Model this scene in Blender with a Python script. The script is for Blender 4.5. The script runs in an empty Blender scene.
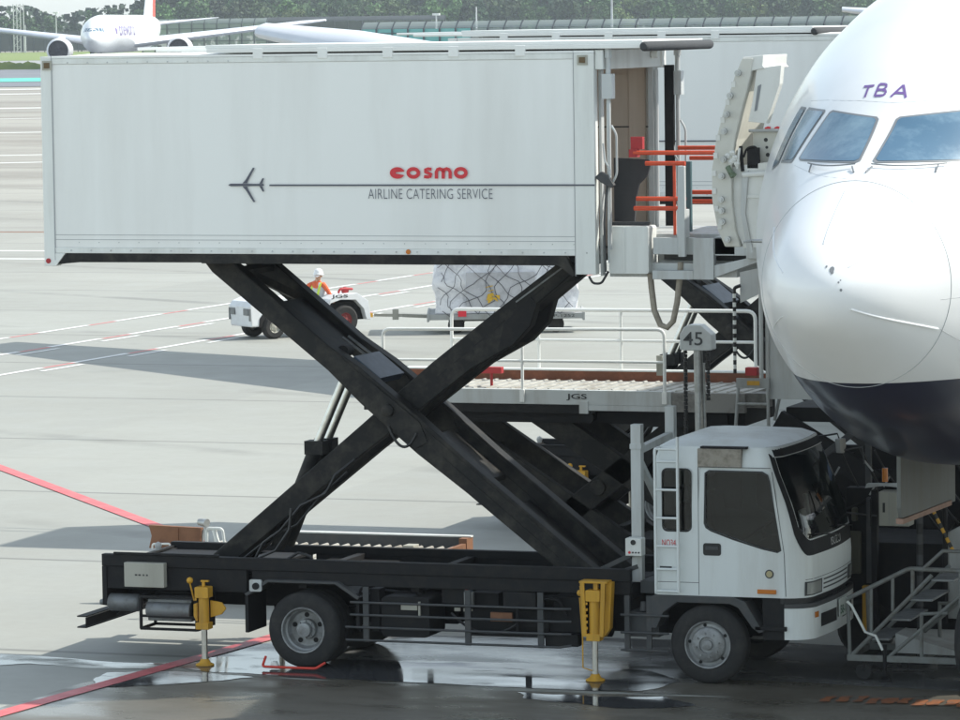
import bpy, bmesh, math, random
from mathutils import Vector as V, Matrix as Mx

# ------------------------------------------------------------------ camera, sky, sun, exposure
sc = bpy.context.scene
COL = sc.collection
cam_d = bpy.data.cameras.new('camera')
cam = bpy.data.objects.new('camera', cam_d)
COL.objects.link(cam)
sc.camera = cam
cam_d.sensor_width = 36.0
cam_d.sensor_fit = 'HORIZONTAL'
cam_d.lens = 4310.3 * 36 / 960
cam_d.clip_start = 1.0
cam_d.clip_end = 12000
CAM = V((13.484, -46.317, 7.491))
CR = V((0.94448574, 0.32827071, -0.01360209))
CU = V((-0.01291919, 0.07847483, 0.99683238))
CF = V((-0.3282983, 0.94131825, -0.07835935))
cam.matrix_world = Mx(((CR.x, CU.x, -CF.x, CAM.x), (CR.y, CU.y, -CF.y, CAM.y), (CR.z, CU.z, -CF.z, CAM.z), (0, 0, 0, 1)))

SUN = V((5.9, 3.32, 7.25)).normalized()           # towards the sun
world = bpy.data.worlds.new('World')
sc.world = world
world.use_nodes = True
wn = world.node_tree
wn.nodes.clear()
w_out = wn.nodes.new('ShaderNodeOutputWorld')
w_bg = wn.nodes.new('ShaderNodeBackground')
w_sky = wn.nodes.new('ShaderNodeTexSky')
w_sky.sky_type = 'NISHITA'
w_sky.sun_disc = False
w_sky.sun_elevation = math.asin(SUN.z)
w_sky.sun_rotation = math.atan2(SUN.x, SUN.y)
w_sky.air_density = 1.0
w_sky.dust_density = 0.8
w_sky.ozone_density = 1.0
w_bg.inputs['Strength'].default_value = 0.15
w_hs = wn.nodes.new('ShaderNodeHueSaturation')
w_hs.inputs['Saturation'].default_value = 0.5      # camera's pale daylight balance
wn.links.new(w_sky.outputs[0], w_hs.inputs['Color'])
w_tint = wn.nodes.new('ShaderNodeMix'); w_tint.data_type = 'RGBA'; w_tint.blend_type = 'MULTIPLY'
w_tint.inputs[0].default_value = 1.0
w_tint.inputs[7].default_value = (0.95, 1.0, 0.97, 1)
wn.links.new(w_hs.outputs[0], w_tint.inputs[6])
wn.links.new(w_tint.outputs[2], w_bg.inputs['Color'])
wn.links.new(w_bg.outputs[0], w_out.inputs['Surface'])
sun_d = bpy.data.lights.new('sun', 'SUN')
sun_d.energy = 2.7
sun_d.angle = math.radians(0.53)
sun_d.color = (1.0, 0.975, 0.90)
sun = bpy.data.objects.new('sun', sun_d)
COL.objects.link(sun)
sun.location = SUN * 100
sun.rotation_euler = SUN.to_track_quat('Z', 'Y').to_euler()
sc.view_settings.view_transform = 'Standard'
sc.view_settings.look = 'None'
sc.view_settings.gamma = 1
sc.view_settings.use_curve_mapping = False
sc.view_settings.exposure = 0.92
sc.render.engine = 'CYCLES'
sc.cycles.max_bounces = 6
sc.cycles.volume_bounces = 0

random.seed(7)
R = random.Random(11)

# ------------------------------------------------------------------ materials
MATS = {}
def mat(name, col, rough=0.5, metal=0.0, dirt_or_sheen=None, amt=0.0, scale=3.0, streak=False, bump=0.0, bscale=30.0, spec=0.5, fine=0.0):
    """Principled paint / metal / stone with procedural wear in object space."""
    if name in MATS: return MATS[name]
    m = bpy.data.materials.new(name)
    m.use_nodes = True
    nt = m.node_tree
    b = nt.nodes['Principled BSDF']
    b.inputs['Roughness'].default_value = rough
    b.inputs['Metallic'].default_value = metal
    b.inputs['Specular IOR Level'].default_value = spec
    b.inputs['Base Color'].default_value = (*col, 1)
    tc = nt.nodes.new('ShaderNodeTexCoord')
    last = None
    if amt > 0:
        mp = nt.nodes.new('ShaderNodeMapping')
        nt.links.new(tc.outputs['Object'], mp.inputs['Vector'])
        mp.inputs['Scale'].default_value = (scale, scale, scale * (0.12 if streak else 1))
        n = nt.nodes.new('ShaderNodeTexNoise')
        n.inputs['Scale'].default_value = 1.0
        n.inputs['Detail'].default_value = 7
        n.inputs['Roughness'].default_value = 0.65
        nt.links.new(mp.outputs[0], n.inputs['Vector'])
        r = nt.nodes.new('ShaderNodeMapRange')
        r.inputs[1].default_value = 0.45
        r.inputs[2].default_value = 0.75
        r.inputs[3].default_value = 0.0
        r.inputs[4].default_value = amt
        nt.links.new(n.outputs[0], r.inputs[0])
        mx = nt.nodes.new('ShaderNodeMix')
        mx.data_type = 'RGBA'
        mx.inputs[6].default_value = (*col, 1)
        mx.inputs[7].default_value = (*(dirt_or_sheen or (0.1, 0.09, 0.08)), 1)
        nt.links.new(r.outputs[0], mx.inputs[0])
        nt.links.new(mx.outputs[2], b.inputs['Base Color'])
        rr = nt.nodes.new('ShaderNodeMapRange')
        rr.inputs[3].default_value = rough
        rr.inputs[4].default_value = min(1, rough + 0.3)
        nt.links.new(n.outputs[0], rr.inputs[0])
        nt.links.new(rr.outputs[0], b.inputs['Roughness'])
    if bump > 0:
        n2 = nt.nodes.new('ShaderNodeTexNoise')
        n2.inputs['Scale'].default_value = bscale
        n2.inputs['Detail'].default_value = 5
        nt.links.new(tc.outputs['Object'], n2.inputs['Vector'])
        bp = nt.nodes.new('ShaderNodeBump')
        bp.inputs['Strength'].default_value = bump
        bp.inputs['Distance'].default_value = 0.02
        nt.links.new(n2.outputs[0], bp.inputs['Height'])
        nt.links.new(bp.outputs[0], b.inputs['Normal'])
    MATS[name] = m
    return m

WHITE = mat('white box paint', (0.825, 0.83, 0.795), 0.42, dirt_or_sheen=(0.52, 0.50, 0.45), amt=0.28, scale=1.1, streak=True, bump=0.02, bscale=2)
WHITE2 = mat('white panel edge paint', (0.76, 0.775, 0.735), 0.45, dirt_or_sheen=(0.42, 0.40, 0.36), amt=0.5, scale=2.5, streak=True)
CABW = mat('cab white paint', (0.70, 0.735, 0.72), 0.28, dirt_or_sheen=(0.42, 0.40, 0.35), amt=0.5, scale=2.2, streak=True)
GREYP = mat('grey painted steel', (0.34, 0.35, 0.34), 0.5, dirt_or_sheen=(0.16, 0.14, 0.11), amt=0.7, scale=4, streak=True)
LGREY = mat('light grey painted steel', (0.52, 0.54, 0.53), 0.45, dirt_or_sheen=(0.28, 0.24, 0.19), amt=0.6, scale=4, streak=True)
BEIGE = mat('beige steel cabinet', (0.40, 0.39, 0.33), 0.5, dirt_or_sheen=(0.22, 0.2, 0.16), amt=0.5, scale=3, streak=True)
BLACK = mat('black lift steel', (0.010, 0.010, 0.0097), 0.5, dirt_or_sheen=(0.075, 0.068, 0.055), amt=0.75, scale=3.5, bump=0.06, bscale=25, spec=0.3)
BLACK2 = mat('black chassis steel', (0.010, 0.010, 0.011), 0.55, dirt_or_sheen=(0.026, 0.024, 0.021), amt=0.8, scale=7, bump=0.08, spec=0.3)
DKGREY = mat('dark grey trim', (0.055, 0.058, 0.06), 0.55, dirt_or_sheen=(0.11, 0.1, 0.09), amt=0.6, scale=6)
PLATEB = mat('blue grey plate', (0.055, 0.075, 0.11), 0.35, dirt_or_sheen=(0.09, 0.1, 0.11), amt=0.6, scale=9)
RUBBER = mat('tyre rubber', (0.020, 0.020, 0.020), 0.75, dirt_or_sheen=(0.065, 0.06, 0.053), amt=0.6, scale=6, bump=0.1, bscale=60)
STEEL = mat('bare steel', (0.50, 0.51, 0.50), 0.35, 0.85, dirt_or_sheen=(0.25, 0.24, 0.22), amt=0.6, scale=8)
CHROME = mat('chromed rod', (0.62, 0.6, 0.55), 0.18, 1.0, dirt_or_sheen=(0.35, 0.31, 0.25), amt=0.4, scale=9)
RIM = mat('wheel steel', (0.30, 0.31, 0.31), 0.4, 0.35, dirt_or_sheen=(0.11, 0.1, 0.09), amt=0.8, scale=8)
MUFF = mat('dull metal tank', (0.22, 0.23, 0.23), 0.45, 0.6, dirt_or_sheen=(0.1, 0.09, 0.08), amt=0.7, scale=7)
YELLOW = mat('yellow jack paint', (0.60, 0.32, 0.025), 0.45, dirt_or_sheen=(0.26, 0.15, 0.04), amt=0.6, scale=8, streak=True)
REDO = mat('orange red rail paint', (0.66, 0.085, 0.03), 0.4, dirt_or_sheen=(0.3, 0.05, 0.03), amt=0.5, scale=10)
REDT = mat('red lettering', (0.62, 0.025, 0.035), 0.45)
GREYT = mat('dark grey lettering', (0.085, 0.09, 0.115), 0.5)
BLACKT = mat('black lettering', (0.015, 0.015, 0.015), 0.5)
REDP = mat('red steel', (0.42, 0.03, 0.035), 0.45, dirt_or_sheen=(0.2, 0.04, 0.03), amt=0.5, scale=8)
GLASSD = mat('dark cab glass', (0.010, 0.012, 0.013), 0.03, spec=0.28)
LAMPC = mat('clear lamp lens', (0.42, 0.43, 0.40), 0.08, 0.2)
LAMPO = mat('amber lens', (0.55, 0.17, 0.015), 0.15)
LAMPD = mat('brown marker lens', (0.10, 0.06, 0.02), 0.2)
TARP = mat('dark grey tarpaulin', (0.045, 0.047, 0.05), 0.7, dirt_or_sheen=(0.08, 0.08, 0.08), amt=0.5, scale=3, bump=0.3, bscale=6)
INTER = mat('tan interior lining', (0.70, 0.60, 0.50), 0.55, dirt_or_sheen=(0.45, 0.37, 0.29), amt=0.5, scale=2, streak=True)
HOSEB = mat('beige hose', (0.34, 0.30, 0.24), 0.6, dirt_or_sheen=(0.12, 0.1, 0.08), amt=0.6, scale=9)
HOSEK = mat('black hose', (0.018, 0.018, 0.018), 0.45)
RUST = mat('rusty brown steel', (0.17, 0.065, 0.035), 0.7, dirt_or_sheen=(0.30, 0.11, 0.06), amt=0.9, scale=5, bump=0.2)
RUST2 = mat('brown weathered board', (0.24, 0.11, 0.055), 0.6, dirt_or_sheen=(0.12, 0.05, 0.03), amt=0.7, scale=4)
ALLOY = mat('worn alloy deck', (0.46, 0.45, 0.41), 0.45, 0.3, dirt_or_sheen=(0.17, 0.14, 0.1), amt=0.9, scale=3)
PLASTIC = mat('white wrap film', (0.82, 0.82, 0.84), 0.3, dirt_or_sheen=(0.46, 0.47, 0.52), amt=0.8, scale=5, bump=1.0, bscale=7)
NETM = mat('cargo net cord', (0.10, 0.10, 0.11), 0.8)
ORANGE = mat('orange cone plastic', (0.75, 0.11, 0.03), 0.45)
SKIN = mat('skin', (0.52, 0.30, 0.2), 0.55)
HIVIS = mat('orange work shirt', (0.72, 0.15, 0.06), 0.8, dirt_or_sheen=(0.5, 0.08, 0.04), amt=0.5, scale=12)
VEST = mat('grey white vest', (0.55, 0.57, 0.58), 0.8, dirt_or_sheen=(0.42, 0.43, 0.45), amt=0.5, scale=12)
LIME = mat('lime reflective band', (0.55, 0.72, 0.07), 0.5)
HELM = mat('white helmet', (0.8, 0.8, 0.8), 0.25)
TUGW = mat('white tractor paint', (0.72, 0.74, 0.75), 0.3, dirt_or_sheen=(0.5, 0.48, 0.44), amt=0.4, scale=3)
FLEET = mat('aircraft white paint', (0.80, 0.81, 0.81), 0.22, dirt_or_sheen=(0.68, 0.68, 0.66), amt=0.25, scale=0.6)
SEAM = mat('panel seam', (0.36, 0.37, 0.38), 0.5)
GLASSC = mat('cockpit glass', (0.06, 0.14, 0.22), 0.025, spec=1.0, dirt_or_sheen=(0.24, 0.36, 0.43), amt=1.0, scale=1.3)  # blue and pale patches put sky reflection into the glass colour
GASKET = mat('window frame grey', (0.20, 0.21, 0.22), 0.4)
PURPLE = mat('purple lettering', (0.17, 0.10, 0.30), 0.4)
REDTAIL = mat('red fin paint', (0.65, 0.06, 0.04), 0.35)
ENGIN = mat('dark engine intake', (0.04, 0.04, 0.055), 0.5)
WINGM = mat('wing skin', (0.62, 0.64, 0.68), 0.3, dirt_or_sheen=(0.5, 0.52, 0.56), amt=0.4, scale=0.7)
WINGU = mat('wing underside blue', (0.23, 0.2, 0.36), 0.4)
GEARG = mat('grey gear door', (0.14, 0.147, 0.14), 0.5, dirt_or_sheen=(0.15, 0.14, 0.11), amt=0.7, scale=5, streak=True)
FENCED = mat('dark fence mesh', (0.075, 0.085, 0.08), 0.8, dirt_or_sheen=(0.13, 0.14, 0.13), amt=0.5, scale=0.4)
FENCEP = mat('fence post steel', (0.06, 0.07, 0.075), 0.6)
FENCEG = mat('grey green screen panel', (0.34, 0.40, 0.36), 0.4, dirt_or_sheen=(0.33, 0.36, 0.33), amt=0.6, scale=0.25)
FENCET = mat('turquoise screen panel', (0.16, 0.47, 0.42), 0.4, dirt_or_sheen=(0.3, 0.5, 0.46), amt=0.5, scale=0.3)
FENCEC = mat('pale fence coping', (0.40, 0.45, 0.42), 0.5)
TRUNK = mat('tree bark', (0.07, 0.055, 0.04), 0.9)

def see_through(m, f):
    nt = m.node_tree; tr = nt.nodes.new('ShaderNodeBsdfTransparent'); ms = nt.nodes.new('ShaderNodeMixShader'); ms.inputs[0].default_value = f
    nt.links.new(tr.outputs[0], ms.inputs[1]); nt.links.new(nt.nodes['Principled BSDF'].outputs[0], ms.inputs[2]); nt.links.new(ms.outputs[0], nt.nodes['Material Output'].inputs['Surface'])
see_through(FENCEC, .55); see_through(FENCEG, .65)           # fine mesh and clouded screens
def tinted_glass():
    m = bpy.data.materials.new('tinted cab glass'); m.use_nodes = True; nt = m.node_tree; nt.nodes.clear()
    o = nt.nodes.new('ShaderNodeOutputMaterial'); mx = nt.nodes.new('ShaderNodeMixShader'); fr = nt.nodes.new('ShaderNodeFresnel'); fr.inputs['IOR'].default_value = 1.52
    tr = nt.nodes.new('ShaderNodeBsdfTransparent'); tr.inputs['Color'].default_value = (0.32, 0.36, 0.35, 1); gl = nt.nodes.new('ShaderNodeBsdfGlossy'); gl.inputs['Roughness'].default_value = 0.015
    nt.links.new(fr.outputs[0], mx.inputs[0]); nt.links.new(tr.outputs[0], mx.inputs[1]); nt.links.new(gl.outputs[0], mx.inputs[2]); nt.links.new(mx.outputs[0], o.inputs['Surface'])
    return m
TINT = tinted_glass()

# ------------------------------------------------------------------ mesh builder
class B:
    def __init__(s): s.v = []; s.f = []; s.m = []
    def add(s, vs, fs, mi=0):
        o = len(s.v); s.v += [tuple(x) for x in vs]
        for f in fs: s.f.append([o + i for i in f]); s.m.append(mi)
        return s
    def box(s, x0, x1, y0, y1, z0, z1, mi=0):
        vs = [(x, y, z) for x in (x0, x1) for y in (y0, y1) for z in (z0, z1)]
        return s.add(vs, [(0, 1, 3, 2), (4, 6, 7, 5), (0, 4, 5, 1), (2, 3, 7, 6), (0, 2, 6, 4), (1, 5, 7, 3)], mi)
    def beam(s, p, q, w, h, up=(0, 0, 1), mi=0):
        p = V(p); q = V(q); d = (q - p).normalized(); u = V(up)
        a = d.cross(u)
        if a.length < 1e-4: a = d.cross(V((0, 1, 0)))
        a.normalize(); u = a.cross(d)
        a = a * (w / 2); u = u * (h / 2)
        vs = [p - a - u, p + a - u, p + a + u, p - a + u, q - a - u, q + a - u, q + a + u, q - a + u]
        return s.add(vs, [(3, 2, 1, 0), (4, 5, 6, 7), (0, 1, 5, 4), (1, 2, 6, 5), (2, 3, 7, 6), (3, 0, 4, 7)], mi)
    def tube(s, pts, r, n=8, mi=0):
        pts = [V(p) for p in pts]; L = len(pts)
        rr = r if isinstance(r, (list, tuple)) else [r] * L
        ref = None; vs = []
        for i, p in enumerate(pts):
            d = (pts[min(i + 1, L - 1)] - pts[max(i - 1, 0)]).normalized()
            if ref is None:
                ref = d.cross(V((0, 0, 1)))
                if ref.length < 1e-3: ref = d.cross(V((0, 1, 0)))
            ref = (ref - d * ref.dot(d)).normalized()
            b = d.cross(ref)
            for k in range(n):
                t = 2 * math.pi * k / n
                vs.append(p + ref * math.cos(t) * rr[i] + b * math.sin(t) * rr[i])
        fs = []
        for i in range(L - 1):
            for k in range(n):
                k2 = (k + 1) % n
                fs.append((i * n + k, i * n + k2, (i + 1) * n + k2, (i + 1) * n + k))
        fs.append(tuple(range(n - 1, -1, -1))); fs.append(tuple(range((L - 1) * n, L * n)))
        return s.add(vs, fs, mi)
    def cyl(s, p, q, r0, r1=None, n=16, mi=0):
        return s.tube([p, q], [r0, r0 if r1 is None else r1], n, mi)
    def prism(s, poly, axis, a, b, mi=0):
        """extrude a 2-D outline along an axis: 'y' takes (x,z), 'x' takes (y,z), 'z' takes (x,y)"""
        def pt(u, v, t): return {'y': (u, t, v), 'x': (t, u, v), 'z': (u, v, t)}[axis]
        n = len(poly)
        vs = [pt(u, v, a) for u, v in poly] + [pt(u, v, b) for u, v in poly]
        fs = [tuple(range(n)), tuple(range(2 * n - 1, n - 1, -1))] + [(i, i + n, (i + 1) % n + n, (i + 1) % n) for i in range(n)]
        return s.add(vs, fs, mi)
    def lathe(s, prof, c, axis='y', n=28, mi=0, cap=True):
        """prof: (radius, offset) pairs revolved about an axis through c"""
        vs = []
        for r, h in prof:
            for k in range(n):
                t = 2 * math.pi * k / n; a, b = r * math.cos(t), r * math.sin(t)
                o = {'y': (a, h, b), 'x': (h, a, b), 'z': (a, b, h)}[axis]
                vs.append((c[0] + o[0], c[1] + o[1], c[2] + o[2]))
        fs = []
        for i in range(len(prof) - 1):
            for k in range(n):
                k2 = (k + 1) % n
                fs.append((i * n + k, i * n + k2, (i + 1) * n + k2, (i + 1) * n + k))
        if cap and prof[0][0] > 1e-4: fs.append(tuple(range(n)))
        if cap and prof[-1][0] > 1e-4: fs.append(tuple(range((len(prof) - 1) * n, len(prof) * n)))
        return s.add(vs, fs, mi)
    def loft(s, rings, mi=0, cap=True, closed=True):
        n = len(rings[0]); vs = [p for r in rings for p in r]; fs = []
        for i in range(len(rings) - 1):
            for k in range(n if closed else n - 1):
                k2 = (k + 1) % n
                fs.append((i * n + k, i * n + k2, (i + 1) * n + k2, (i + 1) * n + k))
        if cap:
            fs.append(tuple(range(n - 1, -1, -1))); fs.append(tuple(range((len(rings) - 1) * n, len(rings) * n)))
        return s.add(vs, fs, mi)
    def build(s, name, mats, parent=None, smooth=None, bevel=0.0, recalc=True):
        me = bpy.data.meshes.new(name)
        me.from_pydata(s.v, [], s.f)
        for m in (mats if isinstance(mats, (list, tuple)) else [mats]): me.materials.append(m)
        for p, i in zip(me.polygons, s.m): p.material_index = i
        if recalc:
            bm = bmesh.new(); bm.from_mesh(me)
            bmesh.ops.recalc_face_normals(bm, faces=bm.faces); bm.to_mesh(me); bm.free()
        if smooth is not None:
            for p in me.polygons: p.use_smooth = True
            me.set_sharp_from_angle(angle=math.radians(smooth))
        me.update()
        o = bpy.data.objects.new(name, me); COL.objects.link(o)
        if parent: o.parent = parent
        if bevel:
            md = o.modifiers.new('bevel', 'BEVEL'); md.width = bevel; md.segments = 2; md.limit_method = 'ANGLE'; md.angle_limit = math.radians(40)
        return o

def tag(o, label=None, cat=None, group=None, kind=None):
    if label: o['label'] = label
    if cat: o['category'] = cat
    if group: o['group'] = group
    if kind: o['kind'] = kind
    return o
def thing(name, label, cat, loc=(0, 0, 0), rz=0.0, group=None):
    o = bpy.data.objects.new(name, None); COL.objects.link(o)
    o.empty_display_size = 0.3
    o.location = loc; o.rotation_euler = (0, 0, rz)
    return tag(o, label, cat, group)
def copy_tree(o, parent=None):
    c = o.copy(); COL.objects.link(c)
    if parent: c.parent = parent
    for ch in [x for x in KIDS.get(o.name, [])]: copy_tree(ch, c)
    return c
KIDS = {}
def index_kids():
    KIDS.clear()
    for x in bpy.data.objects:
        if x.parent: KIDS.setdefault(x.parent.name, []).append(x)

def split_parts(root, names):
    """make every separate piece of the named parts an object of its own"""
    for o in [x for x in bpy.data.objects if x.parent == root and x.name.split('.')[0] in names]:
        bm = bmesh.new(); bm.from_mesh(o.data); bm.verts.index_update(); seen = {}
        for v in bm.verts:
            if v.index in seen: continue
            st = [v]; seen[v.index] = v.index; k = v.index
            while st:
                w = st.pop()
                for e in w.link_edges:
                    u = e.other_vert(w)
                    if u.index not in seen: seen[u.index] = k; st.append(u)
        ids = sorted(set(seen.values()))
        for n_, k in enumerate(ids):
            b2 = bm.copy(); b2.verts.ensure_lookup_table()
            bmesh.ops.delete(b2, geom=[v for v in b2.verts if seen[v.index] != k], context='VERTS')
            me = bpy.data.meshes.new(o.data.name)
            for m in o.data.materials: me.materials.append(m)
            b2.to_mesh(me); b2.free()
            if n_ == 0: first = me
            else:
                c = o.copy(); c.data = me; COL.objects.link(c)
        o.data = first; bm.free()
def boolean_cut(o, cutters):
    for c in cutters:
        md = o.modifiers.new('cut', 'BOOLEAN'); md.operation = 'DIFFERENCE'; md.solver = 'EXACT'; md.object = c
    bpy.context.view_layer.update()
    me = bpy.data.meshes.new_from_object(o.evaluated_get(bpy.context.evaluated_depsgraph_get()))
    o.modifiers.clear(); o.data = me
    for c in cutters: bpy.data.objects.remove(c)
def arc(p0, p1, p2, r, n=5):
    """round the corner p1 of the path p0-p1-p2"""
    p0, p1, p2 = V(p0), V(p1), V(p2)
    a = p1 + (p0 - p1).normalized() * r; b = p1 + (p2 - p1).normalized() * r
    return [(a * (1 - t) ** 2 + p1 * 2 * t * (1 - t) + b * t ** 2) for t in [i / n for i in range(n + 1)]]
def rounded(pts, r):
    out = [V(pts[0])]
    for i in range(1, len(pts) - 1): out += arc(pts[i - 1], pts[i], pts[i + 1], r)
    return out + [V(pts[-1])]
def hang(p, q, sag, n=14, side=(0, 0, 0)):
    p, q = V(p), V(q)
    return [p.lerp(q, t) - V((0, 0, sag)) * 4 * t * (1 - t) + V(side) * 4 * t * (1 - t) for t in [i / n for i in range(n + 1)]]
def rrect(x0, x1, z0, z1, r, n=4):
    out = []
    for cx, cz, a in ((x1 - r, z1 - r, 0), (x0 + r, z1 - r, 90), (x0 + r, z0 + r, 180), (x1 - r, z0 + r, 270)):
        for i in range(n + 1):
            t = math.radians(a + 90 * i / n); out.append((cx + r * math.cos(t), cz + r * math.sin(t)))
    return out

def text(body, name, m, origin, xdir, ydir, width, height, parent=None, thick=0.004, bold=0.0, squash=True, shear=0.0, spacing=1.0):
    """lettering as a thin real mesh fitted into width x height"""
    cu = bpy.data.curves.new(name, 'FONT'); cu.body = body; cu.size = 1; cu.offset = bold; cu.shear = shear; cu.space_character = spacing
    cu.resolution_u = 4
    t = bpy.data.objects.new(name + '_tmp', cu); COL.objects.link(t)
    bpy.context.view_layer.update()
    me = bpy.data.meshes.new_from_object(t.evaluated_get(bpy.context.evaluated_depsgraph_get()))
    bpy.data.objects.remove(t); bpy.data.curves.remove(cu)
    xs = [v.co.x for v in me.vertices]; ys = [v.co.y for v in me.vertices]
    x0, x1, y0, y1 = min(xs), max(xs), min(ys), max(ys)
    O, X, Y = V(origin), V(xdir).normalized(), V(ydir).normalized(); N = X.cross(Y)
    bm = bmesh.new(); bm.from_mesh(me)
    for v in bm.verts:
        v.co = O + X * ((v.co.x - x0) / (x1 - x0) * width) + Y * ((v.co.y - y0) / (y1 - y0) * height) + N * thick
    bmesh.ops.recalc_face_normals(bm, faces=bm.faces)
    bm.to_mesh(me); bm.free()
    me.materials.clear(); me.materials.append(m); me.name = name
    o = bpy.data.objects.new(name, me); COL.objects.link(o)
    if parent: o.parent = parent
    return o

def far(px, D, z=0.0):
    """a point D metres away along the ground in the direction that is px pixels across the frame (960 wide)"""
    fh = V((CF.x, CF.y, 0)).normalized(); rh = V((CR.x, CR.y, 0)).normalized()
    p = CAM + fh * D + rh * (D * (px - 480) / 4310.3)
    return V((p.x, p.y, z))
# ------------------------------------------------------------------ the apron
def ground_material():
    m = bpy.data.materials.new('apron concrete'); m.use_nodes = True; nt = m.node_tree; b = nt.nodes['Principled BSDF']
    N = nt.nodes.new; L = nt.links.new
    tc = N('ShaderNodeTexCoord'); sep = N('ShaderNodeSeparateXYZ'); L(tc.outputs['Object'], sep.inputs[0])
    def noise(scale, sx=1, sy=1, det=6, rough=0.6):
        mp = N('ShaderNodeMapping'); mp.inputs['Scale'].default_value = (sx, sy, 1); L(tc.outputs['Object'], mp.inputs[0])
        n = N('ShaderNodeTexNoise'); n.inputs['Scale'].default_value = scale; n.inputs['Detail'].default_value = det; n.inputs['Roughness'].default_value = rough
        L(mp.outputs[0], n.inputs['Vector']); return n.outputs[0]
    def rng(src, a, bb, c=0.0, d=1.0):
        r = N('ShaderNodeMapRange'); r.inputs[1].default_value = a; r.inputs[2].default_value = bb; r.inputs[3].default_value = c; r.inputs[4].default_value = d
        L(src, r.inputs[0]); return r.outputs[0]
    def mix(fac, a, bb):
        x = N('ShaderNodeMix'); x.data_type = 'RGBA'
        L(fac, x.inputs[0])
        if isinstance(a, tuple): x.inputs[6].default_value = (*a, 1)
        else: L(a, x.inputs[6])
        if isinstance(bb, tuple): x.inputs[7].default_value = (*bb, 1)
        else: L(bb, x.inputs[7])
        return x.outputs[2]
    def math_(op, a, bb=None):
        x = N('ShaderNodeMath'); x.operation = op
        for i, t in enumerate((a, bb)):
            if t is None: continue
            if isinstance(t, (int, float)): x.inputs[i].default_value = t
            else: L(t, x.inputs[i])
        return x.outputs[0]
    # base: pale grey concrete with cloudy variation and fine grain
    c = mix(rng(noise(0.16), 0.35, 0.7), (0.35, 0.353, 0.318), (0.30, 0.30, 0.268))
    c = mix(rng(noise(6.0, det=8), 0.35, 0.75, 0.0, 0.25), c, (0.25, 0.245, 0.22))
    # long rubber and oil streaks running along the taxi lane, browner far out
    fd = math_('ADD', math_('MULTIPLY', sep.outputs['X'], -0.3283), math_('MULTIPLY', sep.outputs['Y'], 0.9413))
    farf = rng(fd, 62.0, 190.0)
    st = rng(noise(0.055, 0.25, 1.6, 5), 0.42, 0.62)
    tan = mix(st, (0.36, 0.335, 0.285), (0.225, 0.195, 0.16))
    c = mix(math_('MULTIPLY', farf, 0.8), c, tan)
    st2 = rng(noise(0.12, 0.12, 2.6, 4), 0.60, 0.72, 0.0, 0.35)
    c = mix(st2, c, (0.2, 0.19, 0.17))
    # stain blotches
    c = mix(rng(noise(0.5, det=4), 0.64, 0.74, 0.0, 0.35), c, (0.2, 0.2, 0.18))
    def flo(src, off): return math_('FLOOR', math_('MULTIPLY', math_('ADD', src, off), 1.0 / 8.15))
    cb = N('ShaderNodeCombineXYZ'); L(flo(sep.outputs['X'], 3.2), cb.inputs[0]); L(flo(sep.outputs['Y'], -0.55), cb.inputs[1])
    wn_ = N('ShaderNodeTexWhiteNoise'); L(cb.outputs[0], wn_.inputs['Vector'])
    c = mix(rng(wn_.outputs[0], 0.0, 1.0, 0.0, 0.22), c, (0.22, 0.22, 0.20))
    # tyre marks: thin dark wavy bands crossing the slabs
    mpw = N('ShaderNodeMapping'); mpw.inputs['Rotation'].default_value = (0, 0, 0.5); L(tc.outputs['Object'], mpw.inputs[0])
    wv = N('ShaderNodeTexWave'); wv.wave_type = 'BANDS'; wv.bands_direction = 'Y'; wv.inputs['Scale'].default_value = 0.035; wv.inputs['Distortion'].default_value = 5.0; wv.inputs['Detail'].default_value = 2.0; wv.inputs['Detail Scale'].default_value = 0.35
    L(mpw.outputs[0], wv.inputs['Vector'])
    tm = math_('MULTIPLY', rng(wv.outputs['Fac'], 0.98, 1.0, 0.0, 0.45), rng(noise(0.2), 0.45, 0.6))
    c = mix(tm, c, (0.12, 0.12, 0.11))
    # slab joints every 8.15 m
    def joint(src, off, per):
        f = math_('FRACT', math_('MULTIPLY', math_('ADD', src, off), 1.0 / per))
        return math_('LESS_THAN', math_('ABSOLUTE', math_('SUBTRACT', f, 0.5)), 0.075 / per)
    j = math_('MAXIMUM', joint(sep.outputs['Y'], 16.3 / 2 - 8.7, 16.3), joint(sep.outputs['Y'], 16.3 / 2 - 0.55, 16.3))
    c = mix(math_('MULTIPLY', j, 0.6), c, (0.13, 0.13, 0.12))
    L(c, b.inputs['Base Color'])
    L(rng(noise(0.9), 0.3, 0.7, 0.62, 0.9), b.inputs['Roughness'])
    bp = N('ShaderNodeBump'); bp.inputs['Strength'].default_value = 0.12; bp.inputs['Distance'].default_value = 0.01
    L(noise(40.0, det=4), bp.inputs['Height']); L(bp.outputs[0], b.inputs['Normal'])
    return m
GROUND = ground_material()
g = B(); g.add([(-4500, -400, 0), (3500, -400, 0), (3500, 5200, 0), (-4500, 5200, 0)], [(0, 1, 2, 3)])
tag(g.build('ground', GROUND), kind='structure')

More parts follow.
